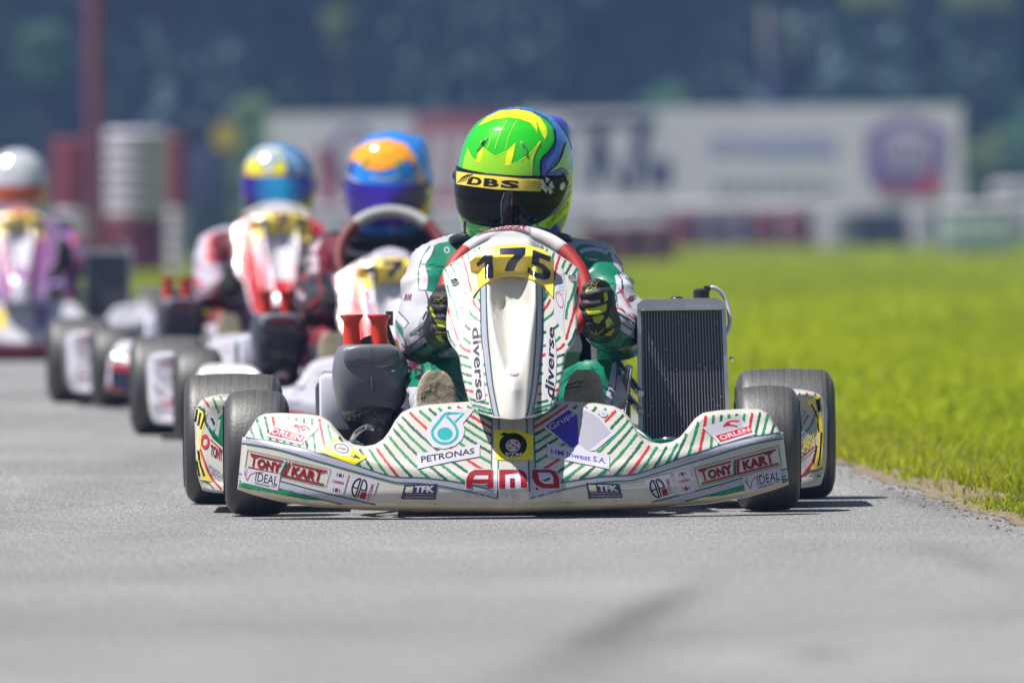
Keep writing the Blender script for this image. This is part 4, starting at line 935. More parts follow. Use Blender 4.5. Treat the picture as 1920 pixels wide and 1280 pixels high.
def body_art(g, l, d, full=True):
    s = Sheet(); a = lambda P: zl(za, P); b = lambda P: zl(zb, P)
    s.poly(a([(345, 120), (400, 85), (480, 70), (640, 60), (700, 200), (560, 560), (400, 540), (300, 515), (310, 400), (285, 290), (330, 200)]), g, 0)
    s.poly(a([(320, 115), (365, 118), (335, 200), (288, 285), (312, 400), (300, 515), (225, 515), (222, 350), (262, 210)]), l, 1)
    s.stroke(a([(330, 110), (262, 210), (225, 340), (225, 515)]), 2.4, d, 2); s.stroke(a([(372, 118), (338, 200), (288, 290), (312, 400), (300, 515)]), 1.6, d, 2)
    s.poly(a([(60, 1085), (130, 1108), (240, 1030), (370, 935), (420, 1010), (500, 1050), (640, 1120), (700, 1400), (120, 1400), (60, 1200)]), g, 0)
    s.poly(a([(70, 1020), (120, 1035), (230, 965), (345, 880), (372, 935), (240, 1030), (130, 1108), (70, 1085)]), l, 1)
    s.stroke(a([(68, 1005), (120, 1035), (230, 965), (340, 875)]), 2.2, d, 2); s.stroke(a([(140, 930), (220, 880), (330, 790)]), 2.6, d, 2); s.stroke(a([(150, 910), (240, 840), (330, 765)]), 1.6, d, 2)
    s.stroke(a([(72, 1085), (130, 1108), (240, 1030), (370, 935)]), 1.4, d, 2)
    s.poly(a([(10, 780), (80, 870), (85, 960), (20, 850)]), g, 0); s.poly(a([(40, 710), (130, 815), (95, 865), (20, 780)]), l, 1); s.stroke(a([(40, 710), (135, 818)]), 2, d, 2)
    s.stroke(a([(285, 525), (305, 600), (300, 700), (265, 780)]), 2.2, d, 2)
    for i, c in enumerate((d, redm, d)): s.stroke(a([(95 + 22 * i, 610), (115 + 20 * i, 550)]), 2, c, 2)
    s.poly(b([(60, 60), (150, 40), (330, 90), (390, 140), (480, 310), (435, 340), (440, 430), (435, 540), (340, 560), (100, 600), (0, 400)]), g, 0)
    s.poly(b([(378, 148), (412, 140), (522, 312), (490, 330), (415, 245)]), l, 1); s.poly(b([(420, 350), (450, 335), (495, 400), (488, 480), (430, 520), (440, 430)]), l, 1)
    s.stroke(b([(412, 140), (470, 220), (522, 315)]), 2, d, 2); s.stroke(b([(455, 340), (492, 400), (485, 500)]), 2, d, 2); s.stroke(b([(90, 120), (150, 100), (250, 95), (350, 130)]), 7, l, 1)
    s.poly(b([(425, 835), (560, 920), (700, 1000), (640, 1100), (560, 1300), (180, 1300), (150, 960), (300, 960)]), g, 0)
    s.poly(b([(445, 780), (560, 850), (692, 915), (692, 985), (660, 985), (560, 925), (425, 838)]), l, 1)
    s.stroke(b([(440, 768), (560, 850), (696, 915)]), 2.2, d, 2); s.stroke(b([(425, 838), (560, 925), (680, 990)]), 1.6, d, 2); s.stroke(b([(430, 690), (520, 745), (620, 810)]), 2.8, d, 2); s.stroke(b([(400, 640), (500, 680), (625, 780)]), 1.4, redm, 2, jag=.8)
    s.stroke(b([(435, 530), (445, 640)]), 2, d, 2)
    for i, c in enumerate((d, d, redm, d)): s.stroke(b([(530 + 14 * i, 590 - i * 2), (575 + 14 * i, 540 - i * 2)]), 1.8, c, 2)
    s.stroke(b([(560, 340), (525, 365), (590, 425), (595, 400)]), 2, g, 2, smooth=False)
    if full:
        s.text('OMP', b([(130, 170), (272, 185), (268, 215), (165, 205)]), paper, 2, bold=.02); s.text('O', a([(455, 118), (510, 122), (505, 180), (455, 175)]), paper, 2, bold=.02)
        s.text('TRUCK', b([(452, 470), (490, 470), (575, 640), (545, 650)]), redm, 3, bold=.02)
        s.text('CRG'[::-1], a([(30, 590), (90, 545), (95, 570), (38, 612)]), redm, 3) if False else None
    # knees: coloured inner side, pale outer side with a line
    s.poly([(806, 660), (900, 660), (900, 790), (812, 790), (808, 720)], g, 0); s.stroke([(807, 662), (809, 700), (806, 740)], 1.6, d, 1); s.stroke([(792, 668), (797, 700), (796, 730)], 1.6, d, 1)
    s.poly([(1030, 660), (1142, 660), (1150, 700), (1130, 790), (1030, 790)], g, 0); s.poly([(1148, 680), (1158, 690), (1146, 770), (1128, 790)], l, 1); s.stroke([(1156, 685), (1152, 730), (1138, 780)], 1.8, d, 2)
    if full: s.text('AZ', [(780, 716), (778, 688), (794, 684), (797, 716)], blk, 2, bold=.05)
    return s
def hand_mb(right, m=gblk):
    mb = MB(); f = (lambda x, y, d: L(x, y, d)) if right else (lambda x, y, d: L(1957 - x, y + 10, d))
    mb.ell(f(1134, 572, .055), (.024, .036, .042), m); mb.ell(f(1137, 590, .07), (.024, .04, .034), m)
    lens = (1.0, 1.08, 1.03, .88)
    for i, k in enumerate(lens):
        y = 551 + 18.5 * i; ch = [f(1141, y + 1, .035), f(1139, y - 1, -.004), f(1124 - 6 * (k - 1), y - 1, -.020), f(1106 - 22 * (k - .9), y + 2, -.021), f(1097 - 22 * (k - .9), y + 3, -.012)]
        rr = [.0135, .0125, .0115, .0108, .0098]
        for a, b, ra, rb in zip(ch[:-1], ch[1:], rr[:-1], rr[1:]): cap_pts(mb, a, b, ra * (.85 if i == 3 else 1), rb * (.85 if i == 3 else 1), m)
    th = [f(1138, 555, .06), f(1130, 538, .03), f(1117, 533, .002), f(1101, 541, -.012)]
    for a, b, ra, rb in zip(th[:-1], th[1:], (.017, .015, .0135), (.015, .0135, .011)): cap_pts(mb, a, b, ra, rb, m)
    cap_pts(mb, f(1130, 600, .08), f(1127, 606, .16), .036, .040, m); mb.tube([f(1127, 606, .15), f(1126, 607, .175)], [.042, .043], m, 24)
    V, Fc = remesh(mb, .003, 2); o = MB(); o.add(V, Fc, m); return o
HAND = {True: hand_mb(True), False: hand_mb(False)}
def clone(mb, swap=None):
    o = MB(); o.v = list(mb.v); o.f = list(mb.f); o.m = list(mb.m); o.mats = [swap.get(m, m) if swap else m for m in mb.mats]; return o
def star(f, sh, pts, m, w=1.2, lay=2): sh.stroke(zl(f, pts + [pts[0]]), w, m, lay, smooth=False)
def hand_art():
    r = Sheet(); b = lambda P: zl(zb, P)
    star(zb, r, [(148, 500), (165, 460), (200, 445), (200, 415), (222, 430), (272, 395), (240, 440), (240, 470), (215, 455), (190, 490), (170, 480)], glim, 1.1)
    r.poly(b([(145, 480), (250, 470), (255, 500), (180, 525), (140, 515)]), ggry, 0); r.poly(b([(125, 585), (200, 565), (290, 570), (280, 610), (190, 620), (120, 600)]), ggry, 0)
    r.poly(b([(312, 515), (345, 495), (358, 570), (325, 600)]), glim, 1); r.poly(b([(140, 655), (230, 645), (345, 610), (340, 680), (260, 715), (165, 715)]), glim, 1); r.poly(b([(205, 735), (310, 715), (320, 745), (270, 800), (225, 790)]), glim, 1)
    r.poly(b([(100, 840), (180, 860), (240, 895), (262, 945), (190, 942), (120, 915)]), glim, 1); r.poly(b([(330, 780), (365, 730), (400, 790), (418, 860), (380, 920), (300, 965), (320, 910), (370, 870), (340, 840)]), glim, 1)
    r.poly(b([(105, 735), (190, 740), (195, 760), (110, 755)]), ggry, 0); r.poly(b([(365, 660), (405, 650), (425, 710), (370, 720)]), ggry, 0); r.stroke(b([(240, 860), (260, 900), (320, 850)]), 2, glim, 1); r.poly(b([(270, 910), (300, 920), (290, 960), (262, 940)]), ggry, 1)
    l = Sheet(); a = lambda P: zl(za, P)
    star(za, l, [(355, 620), (370, 600), (420, 595), (440, 578), (440, 600), (478, 600), (445, 615), (430, 635), (410, 612), (385, 620)], glim, 1.1)
    l.poly(a([(330, 660), (355, 690), (378, 770), (350, 745), (328, 700)]), glim, 1); l.poly(a([(365, 780), (470, 790), (470, 860), (400, 840)]), glim, 1); l.poly(a([(380, 880), (480, 900), (480, 930), (430, 925), (440, 960), (490, 1000), (490, 1030), (430, 1000), (380, 940)]), glim, 1)
    l.poly(a([(420, 650), (475, 640), (475, 670), (415, 665)]), ggry, 0); l.poly(a([(350, 800), (380, 840), (390, 890), (350, 840)]), ggry, 0)
    return r, l
def shoe(parent, s, upper, art=None):
    cx = L(821, 730, -.05).x if s < 0 else L(1093, 730, -.05).x
    prof = [(0, .026, .034), (.08, .032, .042), (.25, .033, .052), (.45, .035, .050), (.65, .041, .040), (.78, .0425, .033), (.88, .037, .026), (.95, .027, .020), (.985, .016, .012)]
    z0, ln = .040, .258; up = MB(); so = MB(); R_, S_ = [], []
    ZS = smooth_v([(a, b, c) for a, b, c in prof], 4)
    for p in ZS:
        z = z0 + ln * p.x; lean = -.035 + .04 * (p.x - .5) + (s * .0)
        xo = cx + s * .010 * (p.x - .5)
        R_.append([Vector((xo + p.y * .96 * math.cos(t), lean + p.z + p.z * math.sin(t), z)) for t in [2 * math.pi * k / 28 for k in range(28)]])
        S_.append([Vector((xo + p.y * math.copysign(abs(math.cos(t)) ** .6, math.cos(t)), lean + .004 + .007 * math.copysign(abs(math.sin(t)) ** .6, math.sin(t)), z + .004 * p.x)) for t in [2 * math.pi * k / 28 for k in range(28)]])
    up.rings(R_, upper); so.rings(S_, solem)
    if art: lay_on(so, art, 5)
    o = up.build('shoe', parent); so.build('sole', o); return o
def shoe_art(s):
    h = Sheet(); tr = mat('sole_tread', (.19, .165, .12), .8)
    if s < 0:
        star(z5, h, [(30, 1112), (42, 1075), (85, 1060), (88, 1025), (102, 1045), (145, 1018), (118, 1052), (110, 1080), (92, 1068), (65, 1080), (45, 1110)], blk, 1.7); cx, k = 822, 1
    else:
        star(z5, h, [(895, 1052), (920, 1025), (960, 1015), (962, 1005), (980, 1010), (1005, 1005), (980, 1025), (998, 1045), (965, 1040), (930, 1045)], blk, 1.7); cx, k = 1092, -1
    for i in range(7):
        r = 8 + i * 5; P = [(cx + r * 1.0 * math.cos(t) + 1.5 * math.sin(7 * t + i), 752 + r * .9 * math.sin(t) + 1.5 * math.cos(5 * t + i)) for t in np.linspace(math.pi, 2 * math.pi, 16)]
        h.stroke(P, .9, tr, 0, sub=2)
    return h
def driver(loc, yaw, label, sc_):
    r = empty('person', Vector(loc) + Matrix.Rotation(yaw, 3, 'Z') @ SEAT, yaw, label=label, cat='person', group='kart drivers seated at their steering wheels')
    dx = sc_.get('dx', 0)
    parts = []
    b = clone(BODY, {suitw: sc_['base']}); art = body_art(sc_['g'], sc_['l'], sc_['d'], sc_.get('lead', False)); paint(b, art); lay_on(b, art, 4 if sc_.get('lead') else 7, jump=.045, off=.0016); parts.append(b.build('body', r))
    R_, L_ = hand_art() if sc_.get('lead') else (None, None)
    for right in (True, False):
        h = clone(HAND[right], {gblk: sc_.get('glove', gblk)}); a = R_ if right else L_
        if a: lay_on(h, a, 4, jump=.02)
        parts.append(h.build('glove', r))
    for s in (-1, 1): parts.append(shoe(r, s, sc_.get('shoe', suitw), shoe_art(s) if sc_.get('lead') else None))
    nb = MB(); P = [(.124 * math.sin(t) + dx, .765 - .06 * math.cos(t), .568 + .012 * math.cos(t)) for t in np.linspace(-2.9, 2.9, 33)]
    nb.tube(P, .010, blkp, 12); P = [(.105 * math.sin(t) + dx, .765 - .06 * math.cos(t), .555) for t in np.linspace(-2.9, 2.9, 33)]; nb.tube(P, .014, blkp, 12); parts.append(nb.build('neck_brace', r))
    H = sc_['helmet']; c = L(H['px'], H['py'], .74); c.z += H.get('dz', 0); c.x += dx
    parts.append(helmet(r, c, H['yaw'], H['pitch'], H['roll'], H['shell'], H['visor'], H['spoil'], H.get('art'), H.get('vz', (.022, -.090))))
    for p in parts: p.location = -SEAT
    return r

# ---------------------------------------------------------------- the four karts and their drivers
ART, G1, B2 = helmet_art_lead()
lead = dict(lead=True, body=white_p, low=cream_p, fair=fair_w, airbox=abox, tube=steel, rim=mat('rim_metal', (.35, .35, .37), .35, metal=.8), nose_art=nose_art, fair_art=fairing_art, pod_art=pod_art, num='175',
            f_dz=0, st_dz=0, str=lred, stw=lwht, stext='TONY//KART')
kart('go_kart', K0, .0055, 'white go-kart with green and red stripes and plate 175, leading the line', lead)
driver(K0, 0, 'driver in white and green overall and bright green helmet in the leading kart', dict(lead=True, base=suitw, g=suitg, l=suitl, d=suitd, shoe=mat('shoe_white', (.6, .6, .58), .6),
       helmet=dict(px=966, py=326, yaw=-math.radians(17), pitch=math.radians(12), roll=math.radians(6), shell=G1, visor=visor, spoil=B2, art=ART)))

k2red = mat('kart_red', (.42, .012, .022), .22, coat=.6); k2wh = mat('kart_white', (.50, .49, .55), .2, coat=.7); k2bk = mat('kart_black', (.015, .013, .04), .25, coat=.5); k4pu = mat('kart_purple', (.20, .12, .30), .3, coat=.4); k4ma = mat('kart_maroon', (.24, .02, .07), .35, coat=.3); org = mat('kart_orange', (.80, .10, .02), .4)
def nose_rival():
    s = Sheet()
    for f in (lambda p: p, mir):
        F = lambda P: [f(p) for p in P]
        s.poly(F([(437, 850), (520, 860), (640, 890), (760, 920), (900, 940), (960, 945), (960, 962), (437, 925)]), k2bk, 0)
        s.poly(F([(437, 838), (520, 848), (640, 878), (760, 905), (960, 925), (960, 940), (760, 922), (640, 895), (520, 866), (437, 858)]), k2red, 1)
        s.poly(F([(850, 775), (900, 760), (925, 860), (870, 850)]), k2red, 0)
    for i in range(60):
        x = random.uniform(450, 1470); y = np.interp(abs(x - 961), [0, 230, 290, 500], [830, 800, 870, 815]) + random.uniform(-12, 25)
        s.stroke([(x, y), (x + random.uniform(8, 40), y + random.uniform(-8, 8))], random.uniform(3, 8), random.choice([lav, k2red, k2bk, pgrey, redm]), 1)
    s.text('SPORT', [(840, 800), (1080, 800), (1080, 850), (840, 850)], k2bk, 1, bold=.03) if False else None
    return s
def nose_maroon():
    s = Sheet(); s.poly([(430, 860), (700, 900), (960, 915), (1220, 895), (1490, 850), (1490, 980), (430, 980)], k4ma, 0)
    s.poly([(850, 790), (905, 785), (905, 860), (860, 850)], yel, 1); s.poly([(1010, 770), (1080, 775), (1060, 860), (1010, 870)], k4pu, 1); s.poly([(500, 800), (600, 800), (620, 840), (510, 830)], k2red, 1); return s
def fair_rival(col, c2):
    def f_():
        s = Sheet()
        for f in (lambda p: p, fmir):
            F = lambda P: [f(p) for p in P]
            s.poly(F([(815, 490), (878, 455), (900, 545), (930, 620), (936, 790), (860, 785), (850, 700), (820, 640)]), col, 0)
            s.poly(F([(880, 560), (905, 560), (930, 700), (925, 760), (912, 640)]), c2, 1)
        for i in range(16): x = random.choice([-1, 1]); q = (960 + x * random.uniform(70, 110), random.uniform(560, 760)); s.stroke([q, (q[0] + random.uniform(-8, 8), q[1] + random.uniform(8, 22))], 5, random.choice([lav, k2bk, k2wh]), 2)
        s.poly([(900, 430), (1020, 430), (1040, 470), (960, 455), (885, 470)], c2, 1); s.poly([(930, 660), (990, 660), (985, 700), (935, 700)], col, 2)
        return s
    return f_
def pod_rival(left):
    s = Sheet()
    for i in range(26):
        x = random.uniform(376, 432) if left else random.uniform(1488, 1530); y = 750 + i * 6.4
        s.stroke([(x, y), (x + random.uniform(6, 22), y + random.uniform(-3, 5))], random.uniform(2, 5.5), random.choice([redm, lav, blk, pgrey, k2red, lav]), 1)
    if left: s.poly([(350, 750), (364, 752), (370, 850), (378, 925), (350, 925)], yel2, 1); s.stroke([(395, 870), (425, 875)], 5, k2red, 1); s.stroke([(392, 800), (425, 830)], 6, lav, 1); s.stroke([(395, 770), (425, 775)], 5, redm, 1)
    else: s.poly([(1550, 740), (1535, 745), (1520, 850), (1510, 930), (1550, 930)], yel2, 1); s.stroke([(1490, 870), (1515, 875)], 5, k2red, 1)
    return s
def riv(**k):
    d = dict(body=k2wh, low=k2red, fair=k2wh, airbox=aboxd, tube=mat('frame_red', (.3, .02, .03), .4), rim=steel, nose_art=nose_rival, fair_art=fair_rival(k2red, lav), pod_art=pod_rival, f_dz=-.055, st_dz=.05, str=drk, stw=lgry, num='176'); d.update(k); return d
hb = lambda n, c: mat('helmet_' + n, c, .1, coat=1)
def art2():
    s = Sheet(); O, B_, W_ = hb('orange', (.85, .33, .01)), hb('sky_blue', (.02, .22, .72)), hb('silver', (.45, .46, .50))
    c = lambda P: [(966 + (x - 728) * 1.27, 326 + (y - 333) * 1.30) for x, y in P]
    s.poly(c([(636, 348), (700, 350), (760, 348), (818, 335), (816, 412), (640, 415)]), blkp, 0)
    for P in ([(655, 312), (680, 330), (720, 338)], [(770, 330), (790, 312), (800, 290)], [(700, 318), (730, 324), (760, 316)]): s.stroke(c(P), 5, W_, 3)
    for P in ([(690, 262), (720, 270), (750, 262)], [(680, 278), (730, 290), (775, 274)]): s.stroke(c(P), 4, hb('gold', (.80, .50, .02)), 3)
    s.poly(c([(776, 262), (800, 285), (812, 318), (800, 322), (790, 290)]), hb('light_blue', (.12, .40, .85)), 2); s.poly(c([(655, 290), (668, 282), (672, 300), (664, 330), (652, 320)]), hb('dark_blue', (.02, .03, .25)), 2)
    for i in range(7): s.stroke(c([(662 + i * 19, 352), (672 + i * 19, 346)]), 5, W_, 3)
    s.poly(c([(650, 300), (700, 320), (760, 318), (800, 290), (815, 340), (640, 345)]), B_, 0); s.poly(c([(655, 290), (690, 305), (730, 312), (780, 300), (790, 280), (770, 345), (730, 362), (680, 352), (660, 320)]), B_, 1)
    s.poly(c([(660, 292), (672, 266), (700, 252), (735, 247), (770, 256), (792, 282), (788, 300), (772, 284), (755, 298), (720, 308), (690, 302), (675, 288)]), O, 2)
    s.poly(c([(640, 330), (660, 336), (680, 344), (730, 350), (775, 338), (810, 320), (812, 372), (640, 372)]), W_, 1)
    s.poly(c([(790, 300), (805, 320), (815, 350), (812, 385), (790, 410), (785, 405), (800, 370), (795, 330)]), O, 3)
    return s
def art3():
    s = Sheet(); B_, Y_, S_ = hb('sky_blue', (.02, .22, .72)), hb('acid_yellow', (.65, .62, .02)), hb('silver', (.45, .46, .50))
    c = lambda P: [(966 + (x - 521) * 1.5, 326 + (y - 338) * 1.52) for x, y in P]
    s.poly(c([(444, 322), (470, 316), (575, 316), (598, 322), (598, 376), (560, 388), (480, 388), (444, 376)]), blkp, 0); s.poly(c([(444, 300), (470, 268), (480, 300), (470, 318)]), hb('violet', (.10, .06, .40)), 1); s.stroke(c([(452, 318), (520, 312), (592, 318)]), 4, redm, 2)
    s.poly(c([(478, 290), (495, 282), (510, 300), (530, 300), (545, 285), (555, 300), (550, 318), (480, 318)]), Y_, 1); s.poly(c([(470, 275), (500, 262), (540, 262), (560, 280), (540, 284), (500, 284), (480, 290)]), S_, 1)
    s.poly(c([(548, 272), (570, 280), (585, 300), (588, 318), (566, 300)]), hb('steel_light', (.22, .36, .62)), 1); s.stroke(c([(470, 290), (476, 304), (472, 318)]), 6, redm, 2); s.stroke(c([(556, 288), (562, 304), (560, 316)]), 6, hb('dark_blue', (.02, .03, .25)), 2); s.stroke(c([(484, 276), (520, 272), (556, 276)]), 4, hb('leaf_green', (.10, .40, .05)), 3)
    s.poly(c([(512, 282), (528, 282), (526, 316), (514, 316)]), S_, 2); s.poly(c([(570, 380), (590, 350), (592, 400), (560, 410)]), Y_, 1); s.poly(c([(452, 380), (480, 392), (560, 392), (560, 410), (460, 410)]), Y_, 1)
    return s
def vis_mat(name, a, b_):
    m = mat(name, a, .08, metal=.6, coat=1, var=0)
    n = m.node_tree; b = n.nodes['Principled BSDF']; tc = n.nodes.new('ShaderNodeTexCoord'); sx = n.nodes.new('ShaderNodeSeparateXYZ'); n.links.new(tc.outputs['Normal'], sx.inputs[0])
    cr = n.nodes.new('ShaderNodeValToRGB'); e = cr.color_ramp.elements; e[0].position = .15; e[0].color = (*a, 1); e[1].position = .85; e[1].color = (*a, 1); k = e.new(.5); k.color = (*b_, 1)
    mr = n.nodes.new('ShaderNodeMapRange'); mr.inputs[1].default_value = -1; mr.inputs[2].default_value = 1; n.links.new(sx.outputs['X'], mr.inputs[0]); n.links.new(mr.outputs[0], cr.inputs[0]); n.links.new(cr.outputs[0], b.inputs['Base Color']); return m
v2 = vis_mat('visor_violet', (.03, .005, .32), (.08, .03, .75)); v3 = vis_mat('visor_blue', (.04, .0, .30), (.05, .60, 1.0)); v4 = mat('visor_orange', (.55, .08, .01), .1, metal=.5, coat=1)
KP = {2: (730, 31.6, 2.6), 3: (520, 36.8, 4.3), 4: (37, 46.0, 3.0)}
def place(i):
    px, D, yw = KP[i]; x = PT(px, 700, D).x; return Vector((x, D, ground(D + .5))), math.radians(yw)
sblk = mat('suit_black', (.012, .011, .016), .5, bump=.15, bscale=28); spur = mat('suit_purple', (.12, .075, .20), .5, bump=.15, bscale=28); sred = mat('suit_red', (.5, .02, .03), .5, bump=.15, bscale=28); slw = mat('suit_pale', (.34, .31, .38), .5, bump=.15, bscale=28)
loc, yw = place(2)
kart('go_kart', loc, yw, 'red and white go-kart with plate 176 directly behind the striped leader', riv())
driver(loc, yw, 'driver in dark overall with orange and blue helmet behind plate 176', dict(base=sblk, g=mat('suit_dark_red', (.12, .006, .015), .5), l=slw, d=sred, dx=.018, shoe=sblk, helmet=dict(px=966, py=326, dz=.008, yaw=-math.radians(14), pitch=math.radians(15), roll=math.radians(4), shell=hb('sky_blue', (.02, .22, .72)), visor=v2, spoil=hb('sky_blue', (.02, .22, .72)), art=art2())))
loc, yw = place(3)
kart('go_kart', loc, yw, 'red and white go-kart third in line with grey-topped steering wheel and plate 177', riv(num='177', f_dz=.066, st_dz=.062, airbox=mat('airbox_mid', (.06, .055, .07), .4, var=.1)))
driver(loc, yw, 'driver in pale and dark red overall with blue and yellow helmet and mirrored blue visor', dict(base=slw, g=mat('suit_maroon', (.10, .004, .012), .5), l=sred, d=sred, dx=.035, shoe=sblk, helmet=dict(px=966, py=326, dz=.005, yaw=-math.radians(3), pitch=math.radians(3), roll=math.radians(1), vz=(.032, -.056), shell=hb('steel_blue', (.09, .20, .42)), visor=v3, spoil=hb('steel_blue', (.09, .20, .42)), art=art3())))
loc, yw = place(4)
kart('go_kart', loc, yw, 'white and maroon go-kart with cream nose panel, farthest back at the left edge', riv(num='159', body=k2wh, low=k4ma, fair=k2wh, nose_art=nose_maroon, fair_art=fair_rival(mat('panel_plum', (.24, .10, .26), .3), mat('panel_red', (.45, .05, .06), .3)), f_dz=.03, st_dz=0, str=k4ma, stw=lgry))
driver(loc, yw, 'driver in purple and white overall with plain silver helmet and orange visor', dict(base=spur, g=mat('suit_violet', (.17, .09, .30), .5), l=org, d=org, dx=0, shoe=sblk, helmet=dict(px=960, py=326, yaw=0, pitch=math.radians(4), roll=0, vz=(.0, -.07), shell=hb('silver', (.45, .46, .50)), visor=v4, spoil=hb('silver', (.45, .46, .50)))))
# ---------------------------------------------------------------- ground, track, grass
def ground_mat(name, c0, c1, scale, bump):
    m = bpy.data.materials.new(name); m.use_nodes = True; n = m.node_tree; b = n.nodes['Principled BSDF']
    tc = n.nodes.new('ShaderNodeTexCoord'); t = n.nodes.new('ShaderNodeTexNoise'); t.inputs['Scale'].default_value = scale; t.inputs['Detail'].default_value = 10; t.inputs['Roughness'].default_value = .7; n.links.new(tc.outputs['Object'], t.inputs['Vector'])
    cr = n.nodes.new('ShaderNodeValToRGB'); e = cr.color_ramp.elements; e[0].position = .35; e[0].color = (*c0, 1); e[1].position = .65; e[1].color = (*c1, 1)
    n.links.new(t.outputs['Fac'], cr.inputs[0]); n.links.new(cr.outputs[0], b.inputs['Base Color']); b.inputs['Roughness'].default_value = 1; b.inputs['Specular IOR Level'].default_value = .1
    t2 = n.nodes.new('ShaderNodeTexNoise'); t2.inputs['Scale'].default_value = 40; t2.inputs['Detail'].default_value = 8; n.links.new(tc.outputs['Object'], t2.inputs['Vector'])
    bp = n.nodes.new('ShaderNodeBump'); bp.inputs['Strength'].default_value = bump; bp.inputs['Distance'].default_value = .02; n.links.new(t2.outputs['Fac'], bp.inputs['Height']); n.links.new(bp.outputs[0], b.inputs['Normal'])
    return m
def track_mat():
    m = bpy.data.materials.new('asphalt'); m.use_nodes = True; n = m.node_tree; b = n.nodes['Principled BSDF']; lk = n.links.new
    tc = n.nodes.new('ShaderNodeTexCoord')
    def nz(scale, det=5, mp=None):
        t = n.nodes.new('ShaderNodeTexNoise'); t.inputs['Scale'].default_value = scale; t.inputs['Detail'].default_value = det
        if mp:
            k = n.nodes.new('ShaderNodeMapping'); k.inputs['Scale'].default_value = mp; lk(tc.outputs['Object'], k.inputs['Vector']); lk(k.outputs[0], t.inputs['Vector'])
        else: lk(tc.outputs['Object'], t.inputs['Vector'])
        return t.outputs['Fac']
    def mth(op, a, c):
        q = n.nodes.new('ShaderNodeMath'); q.operation = op
        for i, v in enumerate((a, c)):
            if v is None: continue
            if isinstance(v, (int, float)): q.inputs[i].default_value = v
            else: lk(v, q.inputs[i])
        return q.outputs[0]
    def mrg(v, a, b_, c, d):
        q = n.nodes.new('ShaderNodeMapRange'); q.inputs[1].default_value = a; q.inputs[2].default_value = b_; q.inputs[3].default_value = c; q.inputs[4].default_value = d; lk(v, q.inputs[0]); return q.outputs[0]
    fine = nz(420, 3, (1, .035, 1)); grit = nz(120, 4, (1, .06, 1)); mid = nz(3.0, 5, (1, .25, 1)); smear = nz(2.2, 6, (3.2, .16, 1)); big = nz(.5, 4)
    vor = n.nodes.new('ShaderNodeTexVoronoi'); vor.inputs['Scale'].default_value = 170; lk(tc.outputs['Object'], vor.inputs['Vector'])
    v = mth('MULTIPLY', mrg(fine, .3, .7, .42, 1.62), mrg(grit, .3, .7, .76, 1.22))
    v = mth('MULTIPLY', v, mrg(mid, .3, .7, .90, 1.08)); v = mth('MULTIPLY', v, mrg(smear, .6, .8, 1.0, .86)); v = mth('MULTIPLY', v, mrg(big, .3, .7, .86, 1.10))
    sx = n.nodes.new('ShaderNodeSeparateXYZ'); lk(tc.outputs['Object'], sx.inputs[0]); X, Y = sx.outputs['X'], sx.outputs['Y']
    for (x0, y0, k, w_, l_, st) in ((.19, 17.3, .072, .055, 1.6, .50), (.10, 15.4, .09, .10, 1.3, .25), (.42, 15.6, .02, .05, .35, .3), (-.9, 30, .03, .12, 6, .18), (-.55, 27, .03, .10, 4, .15), (.86, 24.6, -.04, .05, 1.3, .35), (.80, 20, -.03, .06, 1.4, .22)):
        dx = mth('DIVIDE', mth('SUBTRACT', X, mth('ADD', mth('MULTIPLY', mth('SUBTRACT', Y, y0), k), x0)), w_); dy = mth('DIVIDE', mth('SUBTRACT', Y, y0), l_)
        g = mth('EXPONENT', mth('MULTIPLY', mth('ADD', mth('MULTIPLY', dx, dx), mth('MULTIPLY', dy, dy)), -1.0), None)
        g = mth('MULTIPLY', g, mrg(grit, .3, .7, .7, 1.2))
        v = mth('MULTIPLY', v, mth('SUBTRACT', 1.0, mth('MULTIPLY', g, st)))
    cc = n.nodes.new('ShaderNodeCombineColor'); lk(mth('MULTIPLY', v, ASPH), cc.inputs[0]); lk(mth('MULTIPLY', v, ASPH * .985), cc.inputs[1]); lk(mth('MULTIPLY', v, ASPH * .98), cc.inputs[2]); lk(cc.outputs[0], b.inputs['Base Color'])
    b.inputs['Roughness'].default_value = .75
    h = mth('ADD', mth('MULTIPLY', vor.outputs['Distance'], -.8), fine); bp = n.nodes.new('ShaderNodeBump'); bp.inputs['Strength'].default_value = .6; bp.inputs['Distance'].default_value = .003; lk(h, bp.inputs['Height']); lk(bp.outputs[0], b.inputs['Normal'])
    return m
ASPH = .195
EDGE = [(-5, 1.9), (10, 1.6), (18, 1.22), (21, 1.09), (22.5, 1.015), (23.6, .984), (24.6, .945), (26, .90), (27.5, .85), (28.6, .80), (31, .68), (33, .55), (40, .0), (52, -1.2), (65, -3.2), (80, -6.5), (100, -13), (120, -24)]
def edge(y): return float(np.interp(y, [e[0] for e in EDGE], [e[1] for e in EDGE]))
GND = ground_mat('lawn', (.10, .145, .008), (.20, .24, .012), 1.1, 1.0); SOIL = ground_mat('verge_soil', (.10, .08, .05), (.27, .22, .155), 30, .8); g = MB(); ys = list(np.arange(-30, 60, 2.0)) + list(np.arange(60, 420, 10.0)) + [420, 600, 1000, 2500]; xs = [-1500, -400, -100, -40, -20, -10, 0, 10, 20, 40, 100, 400, 1500]
g.rings([[Vector((x, y, ground(y) - .004)) for x in xs] for y in ys], GND, closed=False)
g.build('ground', cats=(None, None, None, 'structure'))
t = MB(); rr = []
